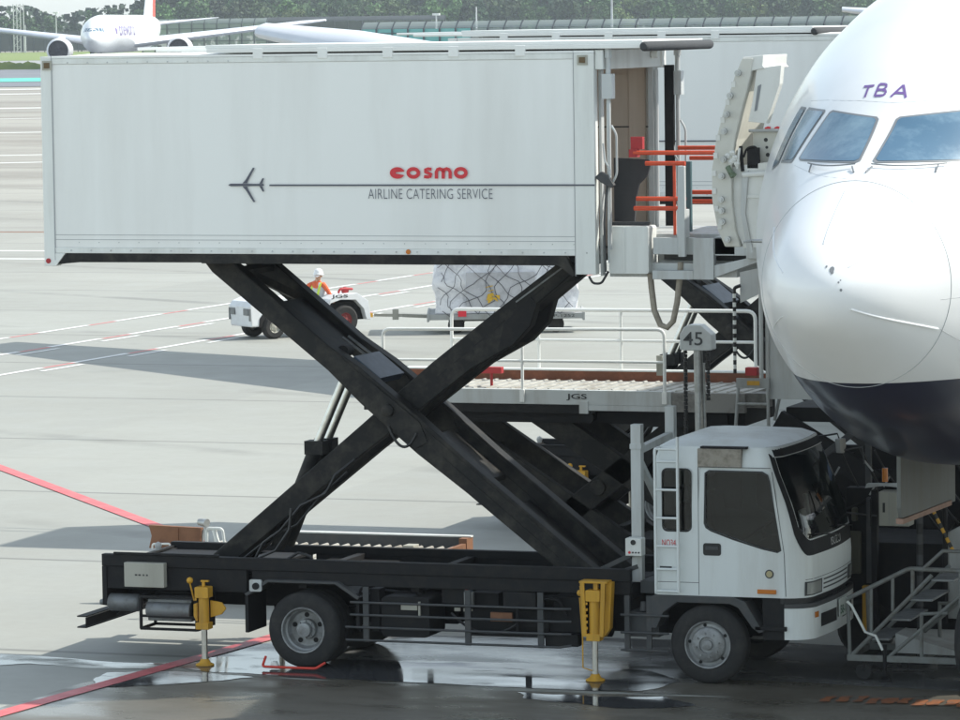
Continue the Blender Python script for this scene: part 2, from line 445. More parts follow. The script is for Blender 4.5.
def sheet(name, pts, z, m, kind='structure'):
    b = B(); b.add([(p[0], p[1], z) for p in pts], [tuple(range(len(pts)))])
    o = b.build(name, m); o['kind'] = kind
    return o
def jag(pts, amp, seed, depth=4):
    r = random.Random(seed)
    for k in range(depth):
        out = []
        for i, p in enumerate(pts):
            q = pts[(i + 1) % len(pts)]; d = math.hypot(q[0] - p[0], q[1] - p[1])
            a = amp * d
            out += [p, ((p[0] + q[0]) / 2 + r.uniform(-a, a), (p[1] + q[1]) / 2 + r.uniform(-a, a))]
        pts = out
    return pts
def strip(name, p, q, w, z, m):
    p, q = V(p), V(q); n = (q - p).normalized(); n = V((-n.y, n.x)) * (w / 2)
    return sheet(name, [p - n, q - n, q + n, p + n], z, m)

PINK = mat('worn red ground paint', (0.60, 0.13, 0.14), 0.6, dirt_or_sheen=(0.50, 0.27, 0.26), amt=0.7, scale=2.5)
PINKW = mat('wet red ground paint', (0.46, 0.055, 0.07), 0.35, dirt_or_sheen=(0.30, 0.07, 0.07), amt=0.8, scale=4)
LWHITE = mat('white ground paint', (0.74, 0.74, 0.72), 0.6, dirt_or_sheen=(0.5, 0.49, 0.46), amt=0.6, scale=2)
LRED = mat('red ground paint', (0.60, 0.16, 0.16), 0.6, dirt_or_sheen=(0.46, 0.3, 0.28), amt=0.7, scale=2)
LORANGE = mat('orange ground paint', (0.26, 0.085, 0.025), 0.5, dirt_or_sheen=(0.08, 0.065, 0.05), amt=1.0, scale=9)

def wet_material(name, col, r0, r1, edge=False):
    m = bpy.data.materials.new(name); m.use_nodes = True; nt = m.node_tree; b = nt.nodes['Principled BSDF']
    tc = nt.nodes.new('ShaderNodeTexCoord'); mp = nt.nodes.new('ShaderNodeMapping'); mp.inputs['Scale'].default_value = (0.9, 1.9, 1)
    n = nt.nodes.new('ShaderNodeTexNoise'); n.inputs['Scale'].default_value = 0.8; n.inputs['Detail'].default_value = 7
    nt.links.new(tc.outputs['Object'], mp.inputs[0]); nt.links.new(mp.outputs[0], n.inputs['Vector'])
    r = nt.nodes.new('ShaderNodeMapRange'); r.inputs[1].default_value = 0.4; r.inputs[2].default_value = 0.62; r.inputs[3].default_value = r0; r.inputs[4].default_value = r1
    nt.links.new(n.outputs[0], r.inputs[0]); nt.links.new(r.outputs[0], b.inputs['Roughness'])
    x = nt.nodes.new('ShaderNodeMix'); x.data_type = 'RGBA'; x.inputs[6].default_value = (*col, 1); x.inputs[7].default_value = (col[0] * 1.7, col[1] * 1.65, col[2] * 1.6, 1)
    nt.links.new(n.outputs[0], x.inputs[0]); nt.links.new(x.outputs[2], b.inputs['Base Color'])
    n3 = nt.nodes.new('ShaderNodeTexNoise'); n3.inputs['Scale'].default_value = 5; n3.inputs['Detail'].default_value = 3
    nt.links.new(tc.outputs['Object'], n3.inputs['Vector'])
    bp = nt.nodes.new('ShaderNodeBump'); bp.inputs['Strength'].default_value = 0.03 if r0 < 0.1 else 0.2; bp.inputs['Distance'].default_value = 0.004
    nt.links.new(n3.outputs[0], bp.inputs['Height']); nt.links.new(bp.outputs[0], b.inputs['Normal'])
    if edge:
        tr = nt.nodes.new('ShaderNodeBsdfTransparent'); ms = nt.nodes.new('ShaderNodeMixShader'); out = nt.nodes['Material Output']
        n4 = nt.nodes.new('ShaderNodeTexNoise'); n4.inputs['Scale'].default_value = 1.1; n4.inputs['Detail'].default_value = 6; n4.inputs['Roughness'].default_value = 0.55
        nt.links.new(mp.outputs[0], n4.inputs['Vector'])
        r4 = nt.nodes.new('ShaderNodeMapRange'); r4.inputs[1].default_value = 0.33 if r0 > .05 else .28; r4.inputs[2].default_value = 0.52 if r0 > .05 else .40
        nt.links.new(n4.outputs[0], r4.inputs[0]); nt.links.new(r4.outputs[0], ms.inputs[0])
        nt.links.new(tr.outputs[0], ms.inputs[1]); nt.links.new(b.outputs[0], ms.inputs[2]); nt.links.new(ms.outputs[0], out.inputs['Surface'])
    return m
WETF = wet_material('damp concrete', (0.084, 0.077, 0.062), 0.26, 0.5)
PUD = wet_material('standing water', (0.05, 0.052, 0.055), 0.03, 0.14, edge=True); PUD.node_tree.nodes['Principled BSDF'].inputs['Specular IOR Level'].default_value = .34
PUD2 = wet_material('thin water film', (0.06, 0.064, 0.07), 0.12, 0.30, edge=True)

# damp concrete in front of the truck and the water lying under it up to the slab edge
sheet('wet_ground', jag([(-6.9, -1.1), (-5.3, -0.75), (-2.6, -0.85), (0.4, -0.85), (4.5, -0.8), (8, -7), (-4.0, -7.5), (-7.2, -4.2)], 0.05, 3), 0.004, WETF)
FILM = wet_material('wet pale concrete', (0.12, 0.122, 0.12), 0.10, 0.30); FILM.node_tree.nodes['Principled BSDF'].inputs['Specular IOR Level'].default_value = .38
sheet('damp_patch', jag([(-6.2, 1.2), (-6.0, 2.6), (-3.0, 3.0), (-1.0, 3.3), (4.5, 3.0), (4.5, 0.2), (-0.9, 0.3), (-4.2, 0.25), (-6.3, 0.3)], 0.045, 5), 0.003, FILM)
sheet('damp_patch', jag([(-6.3, 0.35), (-4.2, 0.3), (-0.9, 0.35), (4.5, 0.25), (4.5, -0.72), (0.4, -0.78), (-5.4, -0.7), (-6.5, -0.9), (-6.9, -0.2)], 0.045, 9), 0.0045, WETF)
sheet('puddle', jag([(-5.9, -0.55), (-4.6, -0.72), (-2.4, -0.78), (-0.6, -0.70), (-0.35, 0.1), (-0.9, 0.75), (-2.2, 1.0), (-3.6, 0.75), (-5.6, 0.9), (-6.3, 0.5), (-6.2, 0.2), (-6.9, -0.1)], 0.06, 8), 0.008, PUD)
sheet('puddle', jag([(-10.2, 0.35), (-9.2, 0.28), (-7.9, 0.05), (-6.4, -0.22), (-6.7, -0.5), (-7.4, -0.62), (-8.2, -0.45), (-9.0, -1.1), (-10.2, -1.0)], 0.05, 12), 0.007, PUD2)
sheet('puddle', jag([(-1.9, -1.1), (-0.2, -1.0), (0.3, -1.5), (-0.5, -1.9), (-1.7, -1.5)], 0.09, 15), 0.008, PUD)
sheet('puddle', jag([(-7.0, -0.9), (-6.2, -0.6), (-5.2, -0.8), (-5.6, -1.25), (-6.7, -1.9)], 0.09, 17), 0.009, PUD)
strip('red_line', (-26, 29.3), (-5.9, 5.05), 0.24, 0.012, PINK)
strip('red_line', (-7.4, -8.5), (-6.83, -3.2), 0.24, 0.012, PINK)
strip('red_line', (-6.83, -3.2), (-6.25, 1.9), 0.23, 0.0125, PINKW)
strip('red_line', (-6.25, 1.9), (-5.9, 5.05), 0.24, 0.0135, PINK)
for x0 in (-33.95, -31.5, -28.75):
    a, b_ = V((x0, 0)), V((x0 + 5.6, 115))
    strip('red_line', (x0 + 0.5, 10), b_, 0.10, 0.004, LRED)
    for k in range(24):
        t0 = (12 + k * 4.2) / 115; t1 = (12 + k * 4.2 + 2.7) / 115
        strip('white_dash', a.lerp(b_, t0), a.lerp(b_, t1), 0.17, 0.008, LWHITE)
        if x0 > -33: o_ = V((.42, 0)); strip('white_dash', a.lerp(b_, t0 + .016) + o_, a.lerp(b_, t1 + .010) + o_, 0.13, 0.008, LWHITE)
for p, q, w in (((-75, 85.0), (-12, 85.9), 0.5), ((-70, 80.4), (-10, 81.3), 0.45)):
    strip('white_line', p, q, w, 0.004, LWHITE)
strip('orange_line', (-80, 96.0), (-20, 99.5), 0.5, 0.004, LORANGE)
for D, w in ((520, 5), (484, 4), (398, 3), (352, 1.2), (305, 1.2), (250, 1.0), (236, 1.0)):
    strip('white_line', far(-260, D).xy, far(460, D + 10).xy, w, 0.004, LWHITE)
# orange lettering worn away on the damp slab, seen upside down
for i in range(11):
    x = 1.55 + i * 0.17; y = -0.98 + (i % 3) * 0.05
    sheet('ground_lettering', jag([(x, y), (x + 0.12, y + 0.03), (x + 0.10, y + 0.42), (x - 0.02, y + 0.38)], 0.10, 40 + i, 2), 0.016, LORANGE)

# taxiway, painted infield and verges far out
ASPH = mat('taxiway asphalt', (0.16, 0.17, 0.19), 0.8, dirt_or_sheen=(0.23, 0.24, 0.25), amt=0.7, scale=0.05)
ASPH2 = mat('pale service road', (0.30, 0.30, 0.29), 0.8, dirt_or_sheen=(0.36, 0.35, 0.33), amt=0.7, scale=0.05)
TURQ = mat('turquoise ground paint', (0.10, 0.50, 0.40), 0.7, dirt_or_sheen=(0.2, 0.5, 0.42), amt=0.5, scale=0.05)
GRASS = mat('mown grass', (0.17, 0.23, 0.05), 0.9, dirt_or_sheen=(0.26, 0.27, 0.1), amt=0.9, scale=0.06)
def band(name, D0, D1, z, m, kind='structure', a=-900, b=2200):
    return sheet(name, [far(a, D0).xy, far(b, D0).xy, far(b, D1).xy, far(a, D1).xy], z, m, kind)
band('taxiway', 545, 960, 0.05, ASPH)
band('painted_infield', 592, 634, 0.09, TURQ, a=-900, b=130)
band('service_road', 820, 962, 0.10, ASPH2)
band('grass_verge', 962, 1275, 0.14, GRASS, 'stuff')
gv = B()
for i in range(60):
    p = far(R.uniform(-20, 45), R.uniform(765, 830)); s = R.uniform(1.5, 4)
    gv.add([(p.x - s, p.y, 0.06), (p.x + s, p.y, 0.06), (p.x + R.uniform(-1, 1), p.y, 0.06 + R.uniform(0.4, 1.1)), (p.x, p.y + s, 0.06)], [(0, 1, 2), (1, 3, 2), (3, 0, 2)])
tag(gv.build('grass_tufts', GRASS), kind='stuff')

# ------------------------------------------------------------------ fences
def fence(name, label, px0, D0, px1, D1, h, step, panel, curved=True, group=None, seg=None, rails=2):
    p, q = far(px0, D0), far(px1, D1); n = max(2, int((q - p).length / step)); d = (q - p) / n
    nrm = V((-d.y, d.x, 0)).normalized()
    if nrm.dot(CAM - p) < 0: nrm = -nrm
    t = thing(name, label, 'fence', tuple(p), 0, group)
    bp, bs, bc = B(), B(), B(); bt = B()
    for i in range(n):
        a = d * i; c = d * (i + 1); w = bs
        if seg and seg[0] <= i / n < seg[1]: w = bt
        w.add([a + V((0, 0, 0.6)), c + V((0, 0, 0.6)), c + V((0, 0, h * 0.86)), a + V((0, 0, h * 0.86))], [(0, 1, 2, 3)])
        if curved:
            prev = [(0, h * 0.87)]
            for k in range(1, 4): prev.append((0.9 * (k / 3) ** 1.6, h * (0.87 + 0.13 * k / 3)))
            for (o0, z0), (o1, z1) in zip(prev[:-1], prev[1:]):
                bc.add([a - nrm * o0 + V((0, 0, z0)), c - nrm * o0 + V((0, 0, z0)), c - nrm * o1 + V((0, 0, z1)), a - nrm * o1 + V((0, 0, z1))], [(0, 1, 2, 3)])
        for r_ in range(rails):
            z = h * (0.1 + 0.76 * (r_ + 1) / (rails + 0.35))
            bp.beam(a + nrm * 0.12 + V((0, 0, z)), c + nrm * 0.12 + V((0, 0, z)), 0.12, 0.12)
    for i in range(n + 1):
        a = d * i
        bp.beam(a + nrm * 0.15, a + nrm * 0.15 + V((0, 0, h * 0.87)), 0.22, 0.22)
        if curved: bp.beam(a + nrm * 0.10 + V((0, 0, h * 0.86)), a - nrm * 0.85 + V((0, 0, h * 1.005)), 0.2, 0.2)
    bp.build('fence_posts', FENCEP, t)
    if bs.v: bs.build('screen', panel, t)
    if bt.v: bt.build('turquoise_screen', FENCET, t)
    if bc.v: bc.build('curved_coping', FENCEC if panel is not FENCED else FENCEP, t)
    return t
fence('perimeter_fence', 'dark mesh fence on tall posts behind the grass verge at far left', -360, 1262, 150, 1262, 7.2, 3.2, FENCED, False)
fence('screen_fence', 'tall fence of grey green panels with curved tops behind the parked airliner', 148, 1010, 272, 1000, 8.9, 3.0, FENCEG)
fence('perimeter_fence', 'dark grey fence in front of the wood, right of the tall green panels', 270, 1120, 450, 1120, 9.2, 3.4, FENCED)
fence('screen_fence', 'long blast screen with a turquoise stretch at its left end', 366, 640, 1250, 575, 7.55, 2.62, FENCEG, seg=(0.0, 0.133), rails=3)

# ------------------------------------------------------------------ trees and masts beyond the fence
def leafmat(name, a, b_):
    m = bpy.data.materials.new(name); m.use_nodes = True; nt = m.node_tree; bs = nt.nodes['Principled BSDF']; bs.inputs['Roughness'].default_value = 0.8
    tc = nt.nodes.new('ShaderNodeTexCoord'); n = nt.nodes.new('ShaderNodeTexNoise'); n.inputs['Scale'].default_value = 0.6; n.inputs['Detail'].default_value = 4
    nt.links.new(tc.outputs['Object'], n.inputs['Vector'])
    x = nt.nodes.new('ShaderNodeMix'); x.data_type = 'RGBA'; x.inputs[6].default_value = (*a, 1); x.inputs[7].default_value = (*b_, 1)
    oi = nt.nodes.new('ShaderNodeObjectInfo'); hs = nt.nodes.new('ShaderNodeHueSaturation'); mr = nt.nodes.new('ShaderNodeMapRange'); mr.inputs[3].default_value = .35; mr.inputs[4].default_value = 1.35
    nt.links.new(oi.outputs['Random'], mr.inputs[0]); nt.links.new(mr.outputs[0], hs.inputs['Value'])
    nt.links.new(n.outputs[0], x.inputs[0]); nt.links.new(x.outputs[2], hs.inputs['Color']); nt.links.new(hs.outputs[0], bs.inputs['Base Color'])
    return m
LEAF = [leafmat('dark conifer needles', (0.025, 0.07, 0.03), (0.06, 0.12, 0.05)), leafmat('green broad leaves', (0.035, 0.095, 0.025), (0.10, 0.19, 0.05)),
        leafmat('yellow green leaves', (0.07, 0.12, 0.025), (0.15, 0.2, 0.06)), leafmat('olive leaves', (0.045, 0.08, 0.03), (0.11, 0.16, 0.06))]
def crown(kind, seed, H):
    r = random.Random(seed); b = B(); lobes = []
    if kind == 0:
        for i in range(9):
            t = i / 8; lobes.append((V((r.uniform(-.5, .5), r.uniform(-.5, .5), H * (0.22 + 0.72 * t))), H * (0.20 * (1 - t) + 0.045), 0.8))
    else:
        for i in range(13):
            a = r.uniform(0, 6.28); rad = H * r.uniform(0.05, 0.27); z = H * r.uniform(0.32, 0.86)
            lobes.append((V((math.cos(a) * rad, math.sin(a) * rad, z)), H * r.uniform(0.11, 0.19), 0.85))
    for c, rad, sq in lobes:
        for k in range(90 if kind else 70):
            d = V((r.gauss(0, 1), r.gauss(0, 1), r.gauss(0, 1))).normalized() * rad * r.uniform(0.55, 1.08); d.z *= sq
            p = c + d; s = H * r.uniform(0.018, 0.042)
            u = V((r.gauss(0, 1), r.gauss(0, 1), r.gauss(0, 1))).normalized(); w = u.orthogonal().normalized(); x = u.cross(w)
            b.add([p + w * s, p + x * s, p - w * s * 0.8, p - x * s * 1.1], [(0, 1, 2, 3)])
    return b
PROTO = []
for i, (kind, lm, H) in enumerate(((0, 0, 18), (0, 0, 21), (1, 1, 16), (1, 1, 18), (1, 2, 15), (1, 3, 17), (0, 1, 17))):
    t = bpy.data.objects.new('conifer_tree' if kind == 0 else 'broadleaf_tree', None); COL.objects.link(t)
    c = crown(kind, 50 + i, H); c.build('crown', LEAF[lm], t, recalc=False)
    k = B(); k.tube([(0, 0, -1), (0.1, 0, H * 0.45), (0, 0.1, H * 0.85)], [0.45, 0.32, 0.08], 7)
    for a in range(5):
        an = a * 1.3; k.tube([(0, 0, H * (0.3 + 0.1 * a)), (math.cos(an) * H * .16, math.sin(an) * H * .16, H * (0.42 + 0.1 * a))], [0.16, 0.05], 5)
    k.build('trunk', TRUNK, t)
    PROTO.append([t, False, kind, lm])
index_kids()
LBL = {(0, 0): ('dark conifer in the wood beyond the airfield fence', 'dark conifers beyond the fence'), (1, 1): ('green broadleaf tree in the wood beyond the airfield fence', 'green broadleaf trees beyond the fence'),
       (1, 3): ('olive green broadleaf tree in the wood beyond the airfield fence', 'olive broadleaf trees beyond the fence'), (1, 2): ('yellow green broadleaf tree among the darker wood', 'yellow green trees beyond the fence'), (0, 1): ('mid green conifer in the wood beyond the fence', 'mid green conifers beyond the fence')}
def put_tree(i, px, D, s, z=0.0):
    t, used, kind, lm = PROTO[i]
    o = t if not used else copy_tree(t)
    PROTO[i][1] = True
    p = far(px, D); o.location = (p.x, p.y, z); o.rotation_euler = (0, 0, R.uniform(0, 6.28)); o.scale = (s * R.uniform(.95, 1.2), s * R.uniform(.95, 1.2), s)
    l, gname = LBL[(kind, lm)]; tag(o, l, 'tree', gname)
    return o
def treetop(px):
    """height of the wood's skyline in metres, lower at far left where the sky shows"""
    if px < 40: return 14.5
    if px < 95: return 10.6 + abs(px - 68) * 0.09
    if px < 150: return 13.0 + (px - 95) * 0.05
    return 23.0
for row, (D, n) in enumerate(((1310, 66), (1360, 62), (1420, 52))):
    for k in range(n):
        px = -25 + 1010 * (k + R.uniform(0.1, 0.9)) / n
        i = R.choice((0, 1, 1, 2, 3, 6, 0) if px < 160 else (2, 3, 5, 2, 3, 0, 6, 4, 5)) 
        H = (18, 21, 16, 18, 15, 17, 17)[i]
        top = treetop(px) * (0.62 + 0.19 * row) * R.uniform(0.86, 1.14)
        put_tree(i, px, D + R.uniform(-14, 14), top / H)
b = B()
for k in range(9500):
    px = R.uniform(-350, 1400); D = R.uniform(1445, 1475); z = treetop(px) * R.uniform(0.0, 0.93); p = far(px, D); s = R.uniform(0.7, 1.6)
    u = V((R.gauss(0, 1), R.gauss(0, 1), R.gauss(0, 1))).normalized(); w = u.orthogonal().normalized(); x = u.cross(w); c = V((p.x, p.y, z + 1))
    b.add([c + w * s, c + x * s, c - w * s, c - x * s], [(0, 1, 2, 3)])
tag(b.build('wood', LEAF[0], recalc=False), kind='stuff')
# low bright bushes in front of the screen
def mast(name, label, px, D, h, lattice=False, head=True):
    p = far(px, D); t = thing(name, label, 'mast', tuple(p))
    b = B()
    if lattice:
        w = 1.1
        for dx in (-w, w):
            b.beam((dx, 0, 0), (dx, 0, h), 0.22, 0.22); b.beam((dx, 2 * w, 0), (dx, 2 * w, h), 0.22, 0.22)
        n = int(h / 2)
        for i in range(n): b.beam((-w, 0, h * i / n), (w, 0, h * (i + 1) / n), 0.14, 0.14); b.beam((-w, 0, h * i / n), (w, 0, h * i / n), 0.12, 0.12)
    else:
        b.tube([(0, 0, 0), (0, 0, h)], [0.28, 0.16], 8)
    b.build('pole', LGREY, t)
    if head:
        c = B(); c.box(-0.8, 0.8, -0.25, 0.25, h - 0.1, h + 0.35); c.build('lamp_head', WHITE2, t, bevel=0.05)
mast('lattice_mast', 'white lattice mast at far left in front of the dark trees', 23, 1255, 14.3, True, False)
mast('pole', 'slim white pole standing right of the lattice mast', 62, 1255, 11.5, False, True)
mast('pole', 'short pale post between the lattice mast and the slim pole', 31, 1255, 8.2, False, False)
mast('light_pole', 'short white lamp pole at the end of the dark fence', 441, 900, 8.9)
mast('light_pole', 'tall grey lamp pole behind the blast screen, above the truck canopy', 616, 760, 12.6)
mast('light_pole', 'thin grey pole behind the turquoise stretch of the screen', 481, 900, 10.5, False, False)
# ------------------------------------------------------------------ catering truck
NEAR = (1, 0, 0); UPZ = (0, 0, 1)
def stroke2d(pts, w, closed=False):
    """flat ribbon quads along a 2-D centre line"""
    n = len(pts); out = []
    for i in range(n):
        a = V(pts[i - 1] if (i or closed) else pts[i]); c = V(pts[(i + 1) % n] if (i < n - 1 or closed) else pts[i])
        d = (c - a).normalized(); nn = V((-d.y, d.x)) * (w[i] if isinstance(w, list) else w) / 2
        out.append((V(pts[i]) - nn, V(pts[i]) + nn))
    return out
def ribbon(b, pts, w, closed=False, Y=-0.004, thick=0.003, mi=0):
    r = stroke2d(pts, w, closed); n = len(r); m = n if closed else n - 1
    for i in range(m):
        a, c = r[i], r[(i + 1) % n]
        b.prism([tuple(a[0]), tuple(c[0]), tuple(c[1]), tuple(a[1])], 'y', Y, Y - thick, mi)
def ell(cx, cz, rx, rz, a0=0, a1=360, n=20):
    return [(cx + rx * math.cos(math.radians(a0 + (a1 - a0) * i / n)), cz + rz * math.sin(math.radians(a0 + (a1 - a0) * i / n))) for i in range(n + 1)]

CABL = [(1.00, 1.17, -.64, 0.0, .30), (1.35, 1.18, -.64, 0.0, .30), (1.72, 1.15, -.64, 0.0, .29), (2.05, 1.05, -.64, 0.0, .27), (2.40, .90, -.63, .02, .25),
        (2.56, .84, -.62, .05, .24), (2.68, .775, -.59, .09, .22), (2.735, .66, -.50, .22, .2), (2.775, .36, -.28, .55, .16)]
CY0, CY1 = 0.03, 2.20
def cabp(z):
    for a, b in zip(CABL[:-1], CABL[1:]):
        if z <= b[0]: t = max(0, (z - a[0]) / (b[0] - a[0])); return [a[i] + (b[i] - a[i]) * t for i in range(5)]
    return list(CABL[-1])
def cabfront(z, t, off=0.0, push=0.0):
    """point on the cab's nose: t 0..1 from the near corner round the front to the far corner"""
    _, f, re, ins, r = cabp(z); f += push
    y0, y1 = CY0 + ins, CY1 - ins
    if t < .25:
        a = math.radians(90 * t / .25); p = V((f - r + r * math.sin(a), y0 + r - r * math.cos(a), z)); n = V((math.sin(a), -math.cos(a), 0))
    elif t > .75:
        a = math.radians(90 * (t - .75) / .25); p = V((f - r + r * math.cos(a), y1 - r + r * math.sin(a), z)); n = V((math.cos(a), math.sin(a), 0))
    else:
        bow = 0.045 * math.sin(math.pi * (t - .25) / .5)
        p = V((f + bow, y0 + r + (y1 - y0 - 2 * r) * (t - .25) / .5, z)); n = V((1, 0, 0))
    return p + n * off
def cabring(z):
    _, f, re, ins, r = cabp(z); y0, y1 = CY0 + ins, CY1 - ins
    pts = [V((re, y0 + .05, z)), V((re + .05, y0, z))]
    pts += [V((re + .05 + (f - r - re - .05) * k / 4, y0, z)) for k in range(1, 4)]
    pts += [cabfront(z, k / 28) for k in range(29)]
    pts += [V((re + .05 + (f - r - re - .05) * k / 4, y1, z)) for k in range(3, 0, -1)]
    pts += [V((re + .05, y1, z)), V((re, y1 - .05, z))]
    return pts
def cabpatch(b, t0, t1, z0, z1, off, nt=14, nz=5, mi=0, zlow=None, push=0.0):
    vs = []
    for j in range(nz + 1):
        for i in range(nt + 1):
            t = t0 + (t1 - t0) * i / nt; lo = zlow(t) if zlow else z0
            z = lo + (z1 - lo) * j / nz
            vs.append(cabfront(z, t, off, push))
    fs = [(j * (nt + 1) + i, j * (nt + 1) + i + 1, (j + 1) * (nt + 1) + i + 1, (j + 1) * (nt + 1) + i) for j in range(nz) for i in range(nt)]
    return b.add(vs, fs, mi)

def catering_truck(lbl, detail=True):
    T = thing('catering_truck', lbl, 'truck', (0, 0, 0))
    # --- wheels
    def wheel(x, y, outer, dual=False):
        w = B(); s = 1 if outer else -1; R0 = .448; W = .25
        prof = [(.262, 0.012), (.30, 0.0), (.40, .004), (.435, .03), (R0, .06)]
        for g_ in (.095, .13, .165): prof += [(R0, g_ - .008), (R0 - .012, g_ - .005), (R0 - .012, g_ + .005), (R0, g_ + .008)]
        prof += [(R0, W - .06), (.435, W - .03), (.40, W - .004), (.30, W), (.262, W - .012)]
        w.lathe([(r, h if outer else -h) for r, h in prof], (x, y, .448), 'y', 44, cap=False)
        if dual: w.lathe([(r, (h + .29) if outer else -(h + .29)) for r, h in prof], (x, y, .448), 'y', 44, cap=False)
        wo = w.build('wheel', RUBBER, T, 35)
        r = B(); c = (x, y, .448)
        def L(p, n=32, mi=0): r.lathe([(a, h if outer else -h) for a, h in p], c, 'y', n, mi, cap=False)
        if dual or x < -2:
            L([(.272, .012), (.268, -.006), (.255, -.004), (.248, .02), (.245, .07), (.225, .085), (.215, .14), (.20, .155), (.12, .16), (.115, .10), (.085, .095), (.082, .02), (.05, .012), (0, .012)])
            for k in range(5):
                a = k * 2 * math.pi / 5 + .35; r.cyl((x + .165 * math.cos(a), y + s * .152, .448 + .165 * math.sin(a)), (x + .165 * math.cos(a), y + s * .17, .448 + .165 * math.sin(a)), .03, n=12, mi=1)
            for k in range(8):
                a = k * math.pi / 4; r.cyl((x + .10 * math.cos(a), y + s * .075, .448 + .10 * math.sin(a)), (x + .10 * math.cos(a), y + s * .1, .448 + .10 * math.sin(a)), .012, n=6)
        else:
            L([(.272, .012), (.268, -.006), (.256, -.002), (.248, .03), (.238, .05), (.205, .045), (.198, .015), (.19, .006), (.175, -.004), (.095, -.022), (.09, .004), (.06, .004), (.055, -.02), (.03, -.028), (0, -.028)])
            for k in range(8):
                a = k * math.pi / 4 + .2; r.cyl((x + .135 * math.cos(a), y - s * .012, .448 + .135 * math.sin(a)), (x + .135 * math.cos(a), y - s * .035, .448 + .135 * math.sin(a)), .013, n=6)
            for k in range(5):
                a = k * 2 * math.pi / 5 + .5; p = (x + .222 * math.cos(a), y + s * .042, .448 + .222 * math.sin(a)); q = (p[0], y + s * .06, p[2]); r.cyl(p, q, .02, n=10, mi=1)
        r.build('rim', [RIM, BLACK2], wo, 40)
    wheel(0, 0.0, True); wheel(0, 2.2, False); wheel(-4.9, 0.0, True, True); wheel(-4.9, 2.2, False, True)

    # --- chassis
    c = B()
    for y in (.72, 1.42): c.box(-7.4, .9, y, y + .09, .62, .90)
    for y in (.04, 2.10):
        c.box(-7.46, -.92, y, y + .1, 1.13, 1.27) if y < 1 else c.box(-7.46, -.92, y, y + .1, 1.07, 1.17); c.box(-5.55, -.92, y + .015, y + .085, .98, 1.127)
        c.box(-7.46, -5.62, y + .02, y + .1, .86, 1.127)
    for x in (-7.46, -6.2, -5.0, -3.6, -2.3, -1.02): c.box(x, x + .1, .142, 2.098, .92, 1.10)
    c.box(-7.43, -5.6, .3, 1.95, 1.06, 1.10)
    c.box(-5.6, -1.0, .55, 1.7, .99, 1.03)
    c.box(-7.46, -7.40, .04, 2.2, .66, 1.127)
    c.box(-7.3, -5.95, .02, .05, 1.272, 1.30)
    c.box(-1.6, 1.0, .8, 1.45, .45, .98)            # engine and gearbox under the cab
    c.cyl((-1.6, 1.1, .62), (-4.9, 1.1, .48), .06, n=10)
    c.box(-5.15, -4.65, .5, 1.7, .36, .56); c.cyl((0, .3, .448), (0, 1.9, .448), .07, n=10); c.box(-5.5, -4.3, .6, .7, .55, .66)
    c.build('chassis_frame', BLACK2, T, bevel=.006)
    # --- arched mudguards
    def guard(x, half, ztop, y0, y1, name='mudguard', m=BLACK2, drop=.62):
        b = B(); pts = [(x - half, drop + .0), (x - half * .97, ztop - .16), (x - half * .62, ztop), (x + half * .62, ztop), (x + half * .97, ztop - .16), (x + half, drop)]
        inner = [(p[0] * 1.0 + (.03 if p[0] < x else -.03), p[1] - .025) for p in pts]
        b.prism(pts + inner[::-1], 'y', y0, y1); b.build(name, m, T)
    guard(-4.9, .72, 1.03, -.02, .58, m=DKGREY, drop=.86); guard(-4.9, .72, 1.03, 1.62, 2.24, drop=.86)
    m = B(); m.box(-5.62, -5.58, .0, .56, .40, .86); m.box(-4.24, -4.2, .02, .56, .52, .9); m.build('mud_flap', BLACK2, T)
    # --- tail: underrun beam, muffler, stowage, box
    u = B(); u.box(-7.72, -7.60, -.12, 2.3, .53, .545); u.box(-7.72, -7.60, -.12, 2.3, .40, .415); u.box(-7.612, -7.60, -.12, 2.3, .42, .525); u.beam((-7.6, .7, .5), (-7.2, .75, .8), .08, .1); u.beam((-7.6, 1.5, .5), (-7.2, 1.45, .8), .08, .1)
    u.build('underrun_bar', BLACK2, T)
    a = B(); a.tube([(-7.42, .12, .69), (-7.40, .12, .69), (-7.38, .12, .69), (-7.03, .12, .69), (-7.0, .12, .69), (-6.97, .12, .69)], [.05, .085, .105, .105, .085, .03], 20); a.tube([(-7.42, .12, .69), (-7.5, .12, .685), (-7.52, .12, .685)], [.05, .035, .03], 12); a.build('muffler', MUFF, T, 40)
    b = B(); b.box(-7.13, -6.62, -.06, .036, .90, 1.19)
    tb = b.build('tool_box', BEIGE, T, bevel=.008)
    for k in range(4):
        q = B(); q.box(-6.99 + .045 * k + (.01 if k > 1 else 0), -6.96 + .045 * k, -.063, -.0605, 1.035, 1.055); q.build('stencil_mark', DKGREY, tb)
    s = B(); s.box(-6.86, -6.30, .0, .34, .50, .76)
    s.tube([(-6.86, .02, .63), (-6.30, .02, .63)], .10, 16)
    so = s.build('stowage_tank', MUFF, T, 30, bevel=.01)
    f = B()
    for y in (-.04, .38):
        for p, q in (((-6.93, y, .41), (-6.22, y, .41)), ((-6.93, y, .79), (-6.22, y, .79)), ((-6.93, y, .41), (-6.93, y, .79)), ((-6.22, y, .41), (-6.22, y, .79)), ((-6.93, y, .56), (-6.22, y, .56))): f.beam(p, q, .03, .03)
    for x in (-6.93, -6.22): f.beam((x, -.04, .41), (x, .38, .41), .03, .03); f.beam((x, -.04, .79), (x, .38, .79), .03, .03)
    f.box(-6.22, -6.16, .0, .38, .42, .98)
    f.build('stowage_frame', BLACK2, T)
    # --- tail lamp cluster and small fittings along the side
    q = B(); q.box(-7.475, -7.461, .2, .34, .8, 1.0); q.box(-7.475, -7.461, 1.9, 2.04, .8, 1.0); q.build('tail_lamp', REDP, T)
